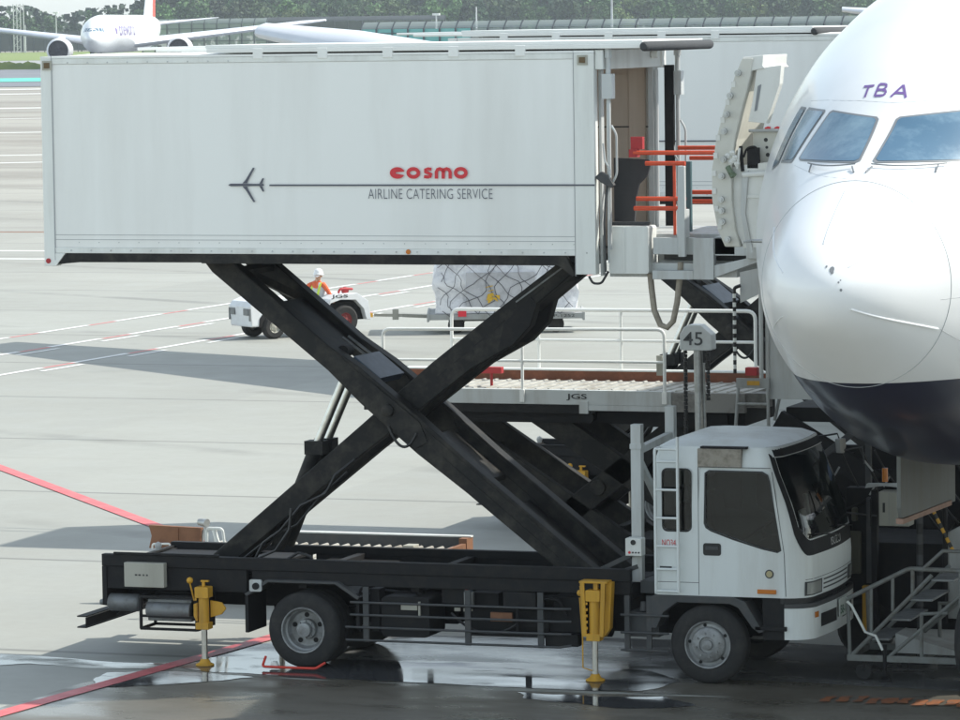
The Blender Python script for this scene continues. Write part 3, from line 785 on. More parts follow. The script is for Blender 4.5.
    q = B(); q.prism(rrect(-5.55, -5.40, .89, 1.03, .02), 'y', -.03, .0); pl = q.build('socket_plate', LGREY, T)
    q = B(); q.cyl((-5.465, -.03, .955), (-5.465, -.06, .955), .04, n=14); q.build('socket', BLACK2, pl)
    q = B(); q.lathe([(0, .05), (.035, .03), (.045, 0), (.03, -.05)], (-6.95, .55, 1.32), 'z', 12); q.build('work_lamp', LGREY, T, 50)
    # --- near and far side equipment between the axles
    e = B(); e.prism(rrect(-3.95, -3.36, .40, .87, .06), 'y', .08, .62); e.cyl((-3.55, .3, .87), (-3.55, .3, .92), .05, n=12); e.build('fuel_tank', BLACK2, T, 30)
    e = B(); e.box(-3.70, -3.50, .06, .078, .72, .80); lo = e.build('data_plate', BEIGE, T)
    e = B(); e.box(-3.48, -3.46, .04, .075, .66, .82); e.build('tank_strap_end', BEIGE, T)
    e = B(); e.box(-3.22, -2.92, .12, .5, .80, .98); e.box(-2.95, -1.75, .25, .62, .42, .74); e.box(-2.9, -2.55, .2, .6, .76, .93); e.box(-4.1, -3.98, .1, .3, .45, .95); e.box(-1.9, -1.5, .2, .6, .5, .92); e.cyl((-2.45, .35, .55), (-1.95, .35, .55), .13, n=16)
    e.tube(rounded([(-4.22, .1, .45), (-4.22, .1, .95), (-3.98, .1, 1.0)], .06), .018, 8); e.tube(rounded([(-2.3, .12, .5), (-2.3, .12, .86), (-1.8, .12, .9), (-1.7, .12, .7)], .06), .02, 8)
    e.box(-3.3, -1.6, 1.0, 1.3, .47, .98); e.box(-4.1, -3.3, .9, 1.3, .45, .97); e.cyl((-1.75, .4, .56), (-1.25, .4, .56), .12, n=16); e.box(-2.45, -2.05, .05, .2, .80, .97); e.box(-1.95, -1.55, .06, .2, .36, .50)  # two inner dark boxes added to block light through the side guards
    e.build('equipment_and_light_blockers', BLACK2, T, bevel=.01)
    e = B(); e.box(-2.62, -2.36, .1, .14, .62, .72); e.build('warning_plate', RUST2, T)
    e = B(); e.box(-3.06, -2.99, .105, .119, .72, .76); e.box(-2.95, -2.90, .105, .119, .72, .755); e.box(-2.87, -2.84, .105, .119, .725, .75); e.build('gauge', BEIGE, T)
    e = B(); e.box(-2.92, -2.82, .05, .12, .79, .95); vp = e.build('valve_panel', STEEL, T)
    for x, m_ in ((-2.9, REDO), (-2.85, PLATEB)):
        e = B(); e.lathe([(0, .025), (.018, .015), (.022, 0), (.01, -.03)], (x, .085, .965), 'z', 10); e.build('valve_knob', m_, vp, 50)
    e = B()
    for y in (.5, .8, 1.3): e.tube(hang((-5.0, y, 1.0), (-1.2, y + .1, .95), .15), .02, 6)
    e.tube(hang((-3.1, .1, .7), (-2.3, .15, .6), .18), .016, 6); e.build('under_hoses', HOSEK, T)
    for sy, y in ((1, -.01), (-1, 2.21)):
        gd = B()
        for z in (.80, .655, .51, .36): gd.tube([(-4.36 if z < .6 else -4.30, y, z), (-1.75, y, z - .0), (-1.62, y + sy * .03, z + (0 if z > .4 else .02))], .014, 8)
        for x in (-4.15, -2.9, -2.02): gd.box(x, x + .07, y + sy * .016 if sy > 0 else y - .05, y + .05 if sy > 0 else y - .016, .34, .98)
        for z in (.76, .56, .36): gd.tube([(-1.02, y, z), (-.45, y, z)], .014, 8)
        for x in (-.98, -.72): gd.box(x, x + .06, y + sy * .016 if sy > 0 else y - .05, y + .05 if sy > 0 else y - .016, .34, .98)
        gd.build('side_guard', DKGREY, T)
    e = B(); e.cyl((-.78, .12, .80), (-.78, .12, .9), .05, .04, 14); e.box(-.95, -.6, .1, .5, .5, .78); e.build('washer_tank', DKGREY, T, 40)
    # --- outrigger jacks
    for x, top, zb in ((-6.1, 1.03, .47), (-1.3, 1.14, .50)):
        for s, y in ((1, -.10), (-1, 2.32)):
            if s < 0 and x > -3: continue                     # nothing of it shows on the far side
            j = B(); j.cyl((x, y, zb), (x, y, top - .14), .062, n=18); j.prism(rrect(x - .085, x + .085, top - .22, top - .09, .015), 'y', y - .075, y + .075); j.box(x - .08, x + .08, y - .075, y + .075, zb - .03, zb + .05)
            if x < -3:
                j.cyl((x, y, top - .09), (x, y, top - .03), .02, n=10); j.box(x - .03, x + .07, y - .02, y + .02, top - .035, top - .015)
                j.prism([(x - .12, zb + .12), (x - .09, zb + .06), (x - .07, zb + .06), (x - .07, top - .28), (x - .12, top - .3)], 'y', y - .03, y + .04)
                j.prism([(x + .06, zb + .1), (x + .2, zb + .14), (x + .25, zb + .2), (x + .25, top - .34), (x + .2, top - .28), (x + .06, top - .26)], 'y', y + s * .05, y + s * .08)
            else:
                j.box(x - .16, x + .17, y - .07, y + s * .12 if s > 0 else y + .07, top - .012, top + .012); j.beam((x + .02, y, top), (x + .02, y, top - .12), .05, .05)
                for dx in (-.10, .10): j.beam((x + dx * 1.25, y - s * .06, top), (x + dx, y - s * .06, zb + .02), .025, .05)
                j.prism([(x + .1, zb), (x + .17, zb + .1), (x + .2, top - .01), (x + .13, top - .01)], 'y', y + s * .02, y + s * .14)
                j.tube([(x - .16, y - .05, top - .18), (x - .13, y - .05, zb), (x - .13, y - .05, .16), (x - .02, y - .05, .13)], .009, 6)
            for k in range(5): j.box(x - .085, x - .063, y - s * .064 - .008, y - s * .064 + .008, zb + .1 + .07 * k, zb + .13 + .07 * k)
            jo = j.build('outrigger_jack', YELLOW, T, 35, bevel=.004)
            r = B(); r.cyl((x, y, .06), (x, y, zb), .036, n=16); r.build('jack_rod', CHROME, jo, 40)
            r = B(); r.lathe([(.11, .0), (.11, .012), (.07, .03), (.045, .075), (0, .075)], (x, y, .012), 'z', 18); r.build('jack_foot', YELLOW, jo, 40)
            r = B(); r.lathe([(0, .04), (.03, .028), (.04, 0), (.03, -.028), (0, -.04)], (x - .16, y - s * .03, top - .02 if x < -3 else top - .13), 'z', 12); r.tube([(x - .16, y - s * .03, top - .05), (x - .12, y, zb + .3)], .01, 6); r.build('jack_lever', YELLOW, jo, 50)

    # --- scissor lift
    def armpoly(x0, x1, zc, sl, h0, h1):
        xm = (x0 + x1) / 2; pts = []
        for x, h in ((x0, h0), (xm - .9, h0), (xm - .35, h1), (xm + .35, h1), (x1, h1)): pts.append((x, zc + sl * (x - xm) + h / 2))
        for x, h in ((x1, h1), (xm + .35, h1), (xm - .35, h1), (xm - .9, h0), (x0, h0)): pts.append((x, zc + sl * (x - xm) - h / 2))
        return pts
    P = (-3.97, 3.02)
    for y0, y1 in ((.42, .62), (1.52, 1.72)):
        a = B(); x0, x1 = -6.24, -1.28
        f = lambda x: P[1] - .80 * (x - P[0])
        top = [(x0 + .12, f(x0 + .12) + .17), (-4.7, f(-4.7) + .15), (-4.3, f(-4.3) + .21), (-3.6, f(-3.6) + .22), (-3.0, f(-3.0) + .19), (x1, f(x1) + .20)]
        bot = [(x1 - .12, f(x1 - .12) - .16), (-3.0, f(-3.0) - .19), (-3.6, f(-3.6) - .23), (-4.3, f(-4.3) - .21), (-4.7, f(-4.7) - .15), (-6.14, f(-6.14) - .16), (x0 + .02, f(-6.14) - .06)]
        a.prism(top + bot, 'y', y0, y1)
        ao = a.build('lift_arm', BLACK, T, bevel=.012)
        a = B(); q = P[0]
        a.prism([(q - .19, f(q - .19) + .16), (q + .41, f(q + .41) + .17), (q + .5, f(q + .5) + .02), (q + .36, f(q + .36) - .17), (q - .14, f(q - .14) - .17), (q - .32, f(q - .32) - .02)], 'y', y0 - .018, y0 - .001); a.build('pivot_plate', BLACK, ao)
        a = B(); a.lathe([(.075, 0), (.075, -.035), (.05, -.05), (0, -.05)], (P[0] + .02, y0 - .018, P[1] - .02), 'y', 20); a.build('pivot_pin', BLACK, ao, 40)
        a = B(); a.beam((-5.8, y0 - .004, f(-5.8) + .13), (-1.7, y0 - .004, f(-1.7) + .13), .012, .022); a.build('welded_strip', BLACK, ao)
        a = B(); a.beam((-3.3, y0 - .004, f(-3.3) - .02), (-1.9, y0 - .004, f(-1.9) - .03), .01, .02); a.build('welded_strip', BLACK, ao)
    for y0, y1 in ((.66, .84), (1.30, 1.48)):
        a = B(); g_ = lambda x: P[1] - .06 + .80 * (x - P[0])
        top = [(-6.3, g_(-6.3) + .12), (-4.4, g_(-4.4) + .17), (-3.5, g_(-3.5) + .2), (-2.7, g_(-2.7) + .17), (-1.9, g_(-1.9) + .12)]
        bot = [(-1.66, g_(-1.66) - .13), (-1.9, g_(-1.9) - .14), (-2.2, g_(-2.2) - .14), (-2.28, g_(-2.28) - .33), (-2.5, g_(-2.5) - .38), (-3.0, g_(-3.0) - .25), (-4.4, g_(-4.4) - .18), (-6.2, g_(-6.2) - .17)]
        a.prism(top + bot, 'y', y0, y1)
        ao = a.build('lift_arm', BLACK, T, bevel=.012)
        a = B(); a.prism([(-2.6, g_(-2.6) - .05), (-2.27, g_(-2.27) + .0), (-2.2, g_(-2.2) - .14), (-2.29, g_(-2.29) - .32), (-2.52, g_(-2.52) - .37), (-2.66, g_(-2.66) - .27)], 'y', y0 - .014, y0 - .001); a.build('gusset_plate', BLACK2, ao)
        for k in range(6):
            a = B(); a.beam((-3.45 + .24 * k, y0 - .003, g_(-3.45 + .24 * k) - .02), (-3.31 + .24 * k, y0 - .003, g_(-3.31 + .24 * k) - .02), .006, .014); a.build('slot', BLACK2, ao)
        a = B(); a.beam((-2.45, y0 - .004, g_(-2.45) + .08), (-1.8, y0 - .004, g_(-1.8) + .02), .01, .018); a.build('welded_strip', MUFF, ao)
    f = lambda q: P[1] - .80 * (q - P[0]); g2 = lambda q: P[1] - .06 + .80 * (q - P[0])
    def cross(fn, xa, xb, o, th, ya, yb):
        x = B(); x.prism([(xa, fn(xa) + o - th), (xb, fn(xb) + o - th), (xb, fn(xb) + o), (xa, fn(xa) + o)], 'y', ya, yb); x.build('cross_plate', BLACK, T)
    for xa, xb, o in ((-6.1, -6.02, .13), (-5.86, -5.80, .12), (-5.42, -4.75, .05), (-3.55, -2.9, .0), (-2.6, -1.4, -.06)): cross(f, xa, xb, o, .06, .625, 1.515)
    for xa, xb, o in ((-6.2, -5.0, -.05), (-2.35, -1.9, -.08)): cross(g2, xa, xb, o, .06, .845, 1.295)
    x = B(); x.cyl((P[0], .625, P[1] - .01), (P[0], 1.515, P[1] - .01), .09, n=18); x.build('pivot_shaft', BLACK, T, 40)
    x = B(); x.beam((-6.05, .64, f(-6.05) + .02), (-5.45, 1.5, f(-5.45) + .02), .09, .09); x.build('diagonal_brace', BLACK, T)
    d = V((1, 0, -.80)).normalized(); n = V((.80, 0, 1)).normalized()
    pl = B(); q0, q1 = V((-4.45, .645, 3.61)), V((-4.43, 1.42, 3.61)); hh = d * .41; dn = n * -.10
    pl.add([q0, q0 + hh, q1 + hh, q1, q0 + dn, q0 + hh + dn, q1 + hh + dn, q1 + dn], [(0, 1, 2, 3), (7, 6, 5, 4), (0, 4, 5, 1), (1, 5, 6, 2), (2, 6, 7, 3), (3, 7, 4, 0)])
    pl.build('valve_cover', PLATEB, T, bevel=.008)
    for y in (.98, 1.16):
        pl = B(); pl.tube([(-4.72, y, 3.80), (-4.44, y, 3.60)], .018, 8); pl.build('valve_pipe', MUFF, T, 60)
    pl = B(); pl.cyl((-4.60, .66, 3.66), (-4.60, .86, 3.66), .07, n=14); pl.build('valve_body', BLACK2, T, 40)
    for y in (.90, 1.22):
        h = B(); h.cyl((-5.56, y, 1.3), (-5.04, y, 2.52), .085, n=18); h.box(-5.16, -4.93, y - .1, y + .1, 2.42, 2.58)
        ho = h.build('lift_cylinder', BLACK, T, 40)
        h = B(); h.cyl((-5.03, y, 2.55), (-4.62, y, 3.45), .05, n=18); h.build('cylinder_rod', CHROME, ho, 40)
    h = B()
    h.tube([(-5.75, .52, 1.1), (-5.58, .5, 1.4), (-5.36, .5, 1.55), (-5.1, .5, 1.85), (-4.78, .5, 2.0), (-4.66, .5, 2.22), (-4.45, .6, 2.4)], .018, 7)
    h.tube([(-5.85, .54, 1.2), (-5.48, .52, 1.48), (-5.16, .52, 1.62), (-4.86, .52, 1.96), (-4.55, .6, 2.25)], .014, 7)
    h.tube([(-5.3, .2, 1.16), (-5.0, .15, 1.34), (-4.85, .15, 1.30), (-4.8, .2, 1.18)], .018, 7)
    h.tube([(-5.1, .2, 1.85), (-5.12, .18, 1.6), (-5.3, .18, 1.35), (-5.6, .22, 1.22)], .016, 7)
    h.tube(hang((-3.95, .40, 2.82), (-3.60, .40, 2.74), .2), .017, 7); h.build('lift_hoses', HOSEK, T, 60)

    # --- cargo box: panels, posts, rails, open front
    X0, X1, Y0, Y1, Z0, Z1 = -8.10, -1.27, 0.0, 2.42, 4.62, 7.20
    k = B()
    k.box(X0 + .14, X1 - .24, Y0 + .012, Y0 + .05, 4.90, 7.05); k.box(X0 + .14, X1 - .24, Y1 - .05, Y1 - .012, 4.90, 7.05); k.box(X0 + .012, X0 + .05, Y0 + .14, Y1 - .14, 4.75, 7.1)
    bx = k.build('cargo_box', WHITE, T)
    k = B()
    k.box(X0 + .14, X1 - .24, Y0 + .004, Y0 + .06, 7.052, 7.118); k.box(X0 + .14, X1 - .24, Y1 - .06, Y1 - .004, 7.052, 7.118)
    k.box(X0 + .14, X1 - .24, Y0 + .004, Y0 + .06, 4.832, 4.898); k.box(X0 + .14, X1 - .24, Y1 - .06, Y1 - .004, 4.832, 4.898)
    for y in (Y0, Y1 - .14):
        k.prism([(X0, 4.68), (X0 + .15, 4.68), (X0 + .27, 4.83), (X0 + .138, 4.83), (X0 + .138, 7.118), (X0, 7.118)], 'y', y, y + .14); k.box(X1 - .238, X1, y, y + .14, 4.62, 7.118)
    k.box(X0, X0 + .06, Y0 + .142, Y1 - .142, 4.68, 4.748)
    k.build('box_frame', WHITE2, bx, bevel=.006)
    k = B(); k.prism([(X0, Y0), (X1, Y0), (X1, Y1), (X0, Y1)], 'z', 7.12, 7.145)
    k.loft([[V((x, Y0 + .02, 7.146)), V((x, Y0 + .7, 7.165)), V((x, Y1 - .7, 7.165)), V((x, Y1 - .02, 7.146))] for x in (X0 + .3, X1)], cap=True)
    for x in (-7.2, -6.4): k.box(x, x + .5, Y1 - .3, Y1 - .2, 7.15, 7.20)
    k.build('box_roof', WHITE, bx)
    k = B()
    for i in range(26):
        x = X0 + .35 + i * .255; k.cyl((x, Y0 + .006, 4.865), (x, Y0 - .004, 4.865), .010, n=8)
        k.cyl((x + .1, Y0 + .013, 4.96), (x + .1, Y0 + .008, 4.96), .007, n=6)
        if i < 9: k.cyl((x, Y0 + .006, 7.07), (x, Y0 - .003, 7.07), .009, n=8)
    k.build('rivets', LGREY, bx)
    k = B()
    for z in (4.99, 5.0 + .045): k.box(X0 + .15, X1 - .25, Y0 + .009, Y0 + .0125, z, z + .006)
    k.box(X0 + .138, X0 + .146, Y0 - .001, Y0 + .03, 4.75, 7.15); k.box(X1 - .244, X1 - .238, Y0 - .001, Y0 + .03, 4.6, 7.15); k.build('panel_joint', SEAM, bx)
    k = B(); k.box(X0 + .06, X1 - .05, Y0 + .1, Y1 - .1, 4.75, 4.82); k.build('box_floor', BLACK2, bx)
    k = B()
    for y in (Y0 + .01, Y1 - .09): k.prism([(X0 + .16, 4.70), (X0 + .45, 4.725), (X0 + 2.0, 4.73), (X0 + 2.01, 4.72), (X1 - .45, 4.72), (X1 - .29, 4.60), (X1 - .25, 4.62), (X1 - .36, 4.828), (X0 + .29, 4.828)], 'y', y, y + .08)
    k.build('sill_beam', BLACK, bx)
    # lamps and reflectors on the corner posts
    for x in (X0 + .03, X1 - .19):
        k = B(); k.box(x, x + .12, Y0 - .014, Y0 - .001, 6.985, 7.095); q = k.build('marker_lamp', BEIGE, bx)
        k = B(); k.box(x + .025, x + .095, Y0 - .024, Y0 - .0145, 7.008, 7.072); k.build('marker_lens', LAMPD, q)
    k = B(); k.cyl((X0 + .055, Y0, 4.74), (X0 + .055, Y0 - .012, 4.74), .03, n=16); k.cyl((-3.52, Y0, 4.868), (-3.52, Y0 - .012, 4.868), .028, n=16, mi=1); k.build('reflector', [REDP, LAMPO], bx)
    # lettering: operator's name in fat round letters, thin line and little aeroplane
    k = B(); H = .066; zc = 5.772
    k.prism([(-3.73 + .09 + .09 * math.cos(a), zc + H * math.sin(a)) for a in [math.radians(t) for t in range(14, 347, 9)]] + [(-3.66, zc - .007), (-3.66, zc + .007)], 'y', -.006, -.009)
    k.build('company_initial', REDT, bx); k = B()
    for cx in (-3.445, -2.87): ribbon(k, ell(cx, zc, .063, .046, 0, 342, 19), .040 if False else .042, True)
    ribbon(k, [(-3.225, zc + .040), (-3.265, zc + .046), (-3.30, zc + .034), (-3.30, zc + .012), (-3.262, zc - .002), (-3.228, zc - .018), (-3.236, zc - .040), (-3.27, zc - .047), (-3.315, zc - .042)], .036)
    ribbon(k, [(-3.165, zc - H), (-3.165, zc + .01), (-3.15, zc + .038), (-3.122, zc + .046), (-3.095, zc + .036), (-3.082, zc + .01), (-3.082, zc - H)], .040)
    ribbon(k, [(-3.082, zc + .01), (-3.066, zc + .038), (-3.04, zc + .046), (-3.012, zc + .036), (-2.998, zc + .01), (-2.998, zc - H)], .040)
    k.build('company_name', REDT, bx)
    text('AIRLINE CATERING SERVICE', 'service_lettering', GREYT, (-4.0, Y0 - .002, 5.475), NEAR, UPZ, 1.51, .115, bx, spacing=1.05, bold=-.014)
    k = B(); k.box(-5.22, X1, Y0 - .006, Y0 - .002, 5.622, 5.640); k.build('stripe', GREYT, bx)
    k = B(); z = 5.635
    k.prism([(-5.73, z - .005), (-5.70, z - .015), (-5.30, z - .012), (-5.285, z), (-5.30, z + .012), (-5.70, z + .015), (-5.73, z + .005)], 'y', -.004, -.007)
    for s in (1, -1):
        k.prism([(-5.555, z + s * .018), (-5.50, z + s * .018), (-5.485, z + s * .05), (-5.40, z + s * .195), (-5.422, z + s * .20), (-5.515, z + s * .06)][::s], 'y', -.0042, -.0072)
        k.prism([(-5.345, z + s * .014), (-5.31, z + s * .014), (-5.285, z + s * .075), (-5.305, z + s * .078)][::s], 'y', -.0042, -.0072)
    k.build('aeroplane_emblem', GREYT, bx)

    # --- inside the open front of the box
    k = B(); k.box(-3.4, -1.35, Y1 - .16, Y1 - .10, 4.74, 6.98); k.box(-3.5, -3.4, .1, Y1 - .1, 4.74, 7.0); k.box(-3.4, -1.3, .1, Y1 - .1, 6.98, 7.02); k.build('interior_lining', INTER, bx)
    k = B(); k.box(-1.9, -1.38, Y1 - .17, Y1 - .162, 5.0, 6.85, 0); k.box(-1.55, -1.35, Y1 - .19, Y1 - .172, 4.75, 6.97)
    k.box(-2.6, -1.3, Y1 - .175, Y1 - .162, 6.22, 6.235, 1); k.build('lining_trim', [INTER, DKGREY], bx)
    # --- sliding canopy, header, front posts
    k = B(); k.box(-6.0, -.70, .02, Y1 + .02, 7.215, 7.255); k.box(-5.98, -.70, .0, .03, 7.165, 7.215)
    for x in (-5.4, -4.6, -3.8, -3.0, -2.2): k.box(x, x + .12, -.006, .04, 7.09, 7.212)
    k.tube([(-7.8, Y1 - .25, 7.21), (-6.9, Y1 - .25, 7.22), (-6.0, Y1 - .3, 7.20)], .02, 6); k.tube([(-7.4, Y1 - .6, 7.19), (-6.0, Y1 - .6, 7.19)], .025, 6)
    can = k.build('sliding_canopy', WHITE, T, bevel=.006)
    k = B(); k.tube([(-.66, -.06, 7.185), (-.66, -.03, 7.185), (-.66, Y1 + .16, 7.185), (-.66, Y1 + .19, 7.185)], [.035, .055, .055, .035], 16); k.build('bumper_roll', TARP, can, 50)
    k = B(); k.box(-1.265, -1.17, .03, Y1 - .03, 6.93, 7.15); k.box(-1.265, -1.15, Y1 - .14, Y1 + .02, 6.92, 7.15); k.cyl((-1.16, 1.9, 7.08), (-1.08, 1.9, 7.08), .05, n=14); k.build('front_header', WHITE2, T, bevel=.008)
    k = B(); k.box(-1.265, -1.20, Y1 - .35, Y1 - .16, 4.75, 6.93); k.box(-1.265, -1.235, .16, .26, 4.6, 6.93); k.tube([(-1.18, Y1 - .3, 4.9), (-1.18, Y1 - .3, 6.9)], .03, 10); k.build('door_jamb', LGREY, T)
    k = B(); k.box(-1.14, -1.03, Y1 - .1, Y1 - .04, 4.85, 6.95); k.build('side_curtain', BLACK2, T)
    for y, xx, zt in ((.10, -1.13, 7.16), (Y1 - .02, -1.0, 7.16)):
        k = B(); k.cyl((xx, y, 6.75), (xx, y, zt - .08), .03, n=12); k.box(xx - .06, xx + .06, y - .06, y + .06, 6.60, 6.88); k.cyl((xx, y, zt - .1), (xx, y, zt), .045, n=6); k.tube([(xx, y, 4.9), (xx, y, 6.6)], .026, 10); k.tube(rounded([(xx + .04, y - .03, 6.3), (xx + .1, y - .03, 6.2), (xx + .1, y - .03, 5.75), (xx + .02, y - .03, 5.6)], .05), .013, 7); k.tube([(xx - .05, y - .06, 6.1), (xx - .03, y - .06, 5.9), (xx + .03, y - .06, 5.8), (xx + .0, y - .05, 5.5), (xx, y - .05, 4.75)], .012, 7)
        k.build('canopy_post', LGREY, T, 40)
    k = B(); k.prism([(-1.27, 5.72), (-1.2, 5.66), (-1.08, 5.60), (-1.05, 5.63), (-1.12, 5.74), (-1.2, 5.78)], 'y', .0, .08); k.tube([(-1.13, .02, 5.65), (-1.15, .02, 5.45), (-1.17, .02, 5.2), (-1.16, .02, 4.65)], .014, 7); k.build('cable_boot', DKGREY, T)
    k = B(); k.tube(rounded([(-1.35, .0, 4.6), (-1.3, -.02, 4.52), (-1.2, -.02, 4.52), (-1.12, .0, 4.66)], .04), .014, 7); k.build('cable_loop', HOSEK, T)
    # --- front platform, tarp screen and rails
    k = B(); k.prism(rrect(-1.17, -.70, 4.62, 5.16, .03), 'y', .18, .5); k.box(-1.0, -.975, .172, .18, 4.64, 5.15); k.build('platform_cover', WHITE2, T, bevel=.006)
    pf = B(); pf.box(-1.2, .05, .5, 2.3, 5.0, 5.06); pf.box(-1.2, .3, .3, .42, 4.58, 4.74); pf.box(-1.2, .3, 2.2, 2.32, 4.58, 4.74); pf.box(-.66, .3, .22, .30, 4.84, 5.03); pf.box(-.18, .06, .18, .30, 4.56, 5.03)
    pf.box(-.66, -.18, .18, .3, 4.56, 4.66); pf.box(-.66, .2, .5, 2.3, 4.70, 4.76); pf.box(.06, .62, .22, .36, 4.83, 5.03); pf.box(.06, .62, 2.0, 2.14, 4.83, 5.03); pf.box(.45, .66, .14, .40, 4.80, 5.06); pf.box(.05, .7, .3, 2.1, 5.0, 5.04)
    pf.prism([(.06, 4.58), (.62, 4.78), (.62, 4.84), (.06, 4.72)], 'y', .2, 2.1)
    po = pf.build('front_platform', LGREY, T, bevel=.006)
    k = B(); k.box(-.64, .4, .35, .4, 4.84, 4.98); k.box(-.6, .5, .45, 2.0, 4.77, 4.83); k.build('platform_slider', DKGREY, po)
    k = B(); k.box(-.36, -.25, .16, .3, 5.03, 5.35); k.box(-.33, -.25, .10, .17, 4.82, 5.84); k.build('guard_post', LGREY, po, bevel=.006)
    k = B(); k.prism([(-1.22, 5.19), (-.98, 5.19), (-.96, 5.45), (-.92, 5.62), (-.82, 5.72), (-.78, 5.86), (-.80, 5.9), (-1.22, 5.92)], 'y', .56, .60); k.box(-1.2, -.74, .30, .42, 5.165, 5.20); k.build('tarp_screen', TARP, T)
    for y, x0 in ((.42, -.94), (2.2, -.94)):
        k = B()
        for z, xa, xb in ((5.98, x0, .08), (5.86, x0 + .14, -.33), (5.46, x0 + .03, -.33), (5.35, x0, -.33)): k.tube([(xa, y, z), (xb, y, z)], .026, 10)
        for x in (-.345, -.46): k.tube([(x, y, 5.05), (x, y, 5.86)], .018, 8)
        k.build('red_rail', REDO, T, 50)
    k = B(); k.box(-.98, -.84, .44, .52, 6.02, 6.16); k.box(-.99, -.90, .40, .54, 5.93, 6.02); k.build('red_stop_block', REDP, T)
    k = B(); k.box(-.52, -.44, 1.0, 1.06, 5.05, 5.86); k.build('teal_post', mat('teal painted post', (.06, .12, .13), .5), T)
    k = B(); k.tube([(-.72, .3, 4.62), (-.70, .28, 4.45), (-.67, .28, 4.2), (-.6, .28, 4.04), (-.52, .28, 4.01), (-.45, .28, 4.08), (-.40, .28, 4.3), (-.37, .3, 4.6), (-.36, .3, 4.75)], .035, 10); k.build('platform_hose', HOSEB, T, 60)

    # --- cab
    DW = [(-.02, 1.83), (0, 1.78), (.06, 1.745), (.30, 1.665), (.62, 1.565), (.80, 1.525), (.845, 1.55), (.72, 2.30), (.70, 2.37), (.64, 2.405), (.04, 2.41), (-.01, 2.38)]
    RW = rrect(-.52, -.19, 1.74, 2.42, .06)
    zl = lambda t: 1.47 + .30 * max(0, (.17 - t) / .1) ** 2 + .30 * max(0, (t - .83) / .1) ** 2
    zg = lambda t: 1.64 + .26 * max(0, (.2 - t) / .1) ** 2 + .26 * max(0, (t - .8) / .1) ** 2
    ZT, ZG = 2.685, 2.58
    k = B(); k.loft([cabring(z) for z in [l[0] for l in CABL]], cap=True); cab_ = k.build('cab', CABW, T)
    def inner(p): return V((p.x + (.05 if p.x < .2 else -.055), p.y + (.05 if p.y < 1.1 else -.05), p.z))
    k = B(); k.loft([[inner(q) for q in cabring(z)] for z in (1.06, 1.35, 1.72, 2.05, 2.40, 2.56, 2.66)], cap=True); cut_in = k.build('cut', CABW)
    cuts = [cut_in]
    for poly in (DW, RW):
        k = B(); k.prism(poly, 'y', -.3, .25); cuts.append(k.build('cut', CABW)); k = B(); k.prism(poly, 'y', 2.0, 2.5); cuts.append(k.build('cut', CABW))
    k = B(); NT, NZ = 30, 8; fr_, bk_ = [], []
    for off, dst in ((.12, fr_), (-.16, bk_)):
        for q in range(NZ + 1):
            for i in range(NT + 1):
                t = .125 + .75 * i / NT; lo = zg(t) + .01; dst.append(cabfront(lo + (ZG - .01 - lo) * q / NZ, t, off))
    nn = len(fr_); k.v = [tuple(p) for p in fr_ + bk_]; W_ = NT + 1
    for q in range(NZ):
        for i in range(NT):
            m0 = q * W_ + i; k.f.append([m0, m0 + 1, m0 + 1 + W_, m0 + W_]); k.f.append([nn + m0 + W_, nn + m0 + 1 + W_, nn + m0 + 1, nn + m0])
    rim_ = [i for i in range(W_)] + [q * W_ + NT for q in range(1, NZ + 1)] + [NZ * W_ + i for i in range(NT - 1, -1, -1)] + [q * W_ for q in range(NZ - 1, 0, -1)]
    for u, v in zip(rim_, rim_[1:] + rim_[:1]): k.f.append([u, u + nn, v + nn, v])
    k.m = [0] * len(k.f); cuts.append(k.build('cut', CABW))
    boolean_cut(cab_, cuts)
    for p in cab_.data.polygons: p.use_smooth = True
    cab_.data.set_sharp_from_angle(angle=math.radians(35))
    # black screen surround, tinted panes set in the openings
    k = B()
    def cols(ts, za, zb, nz):
        vs = [cabfront(za(t) + (zb(t) - za(t)) * q / nz, t, .004) for q in range(nz + 1) for t in ts]; n = len(ts)
        k.add(vs, [(q * n + i, q * n + i + 1, (q + 1) * n + i + 1, (q + 1) * n + i) for q in range(nz) for i in range(n - 1)])
    T1 = [.12 + .76 * i / 40 for i in range(41)]; top_ = lambda t: ZT
    cols(T1, zl, zg, 2); cols(T1, lambda t: ZG, top_, 2); cols([.08, .10, .12], zl, top_, 8); cols([.88, .90, .92], zl, top_, 8); k.build('windscreen_surround', BLACK2, cab_, 60)
    k = B(); cabpatch(k, .115, .885, 1.63, 2.59, -.012, 30, 8, 0, lambda t: zg(t) - .01); ws = k.build('windscreen', TINT, cab_, 60)
    # inside: dash, wheel, seats and papers on the dash
    k = B(); k.prism([(.55, 1.1), (.55, 1.62), (.70, 1.70), (.98, 1.68), (1.08, 1.55), (1.08, 1.1)], 'y', .12, 2.1); k.build('dashboard', DKGREY, cab_, bevel=.02)
    for y in (.45, 1.0, 1.65):
        k = B(); k.box(-.30, .20, y - .24, y + .24, 1.20, 1.36); k.prism([(-.42, 1.36), (-.24, 1.36), (-.34, 2.0), (-.44, 2.0)], 'y', y - .23, y + .23); k.box(-.46, -.37, y - .12, y + .12, 2.03, 2.2); k.build('seat', TARP, cab_, bevel=.03)
    k = B(); cw = V((.50, .45, 1.72)); nw = V((-.6, 0, .8)).normalized(); aw = V((0, 1, 0)); bw = nw.cross(aw)
    k.tube([cw + (aw * math.cos(t) + bw * math.sin(t)) * .21 for t in [q * math.pi / 12 for q in range(25)]], .016, 7); k.tube([cw, cw - nw * .35], .03, 8); k.tube([cw - aw * .2, cw + aw * .2], .014, 6); k.build('steering_wheel', BLACKT, cab_, 60)
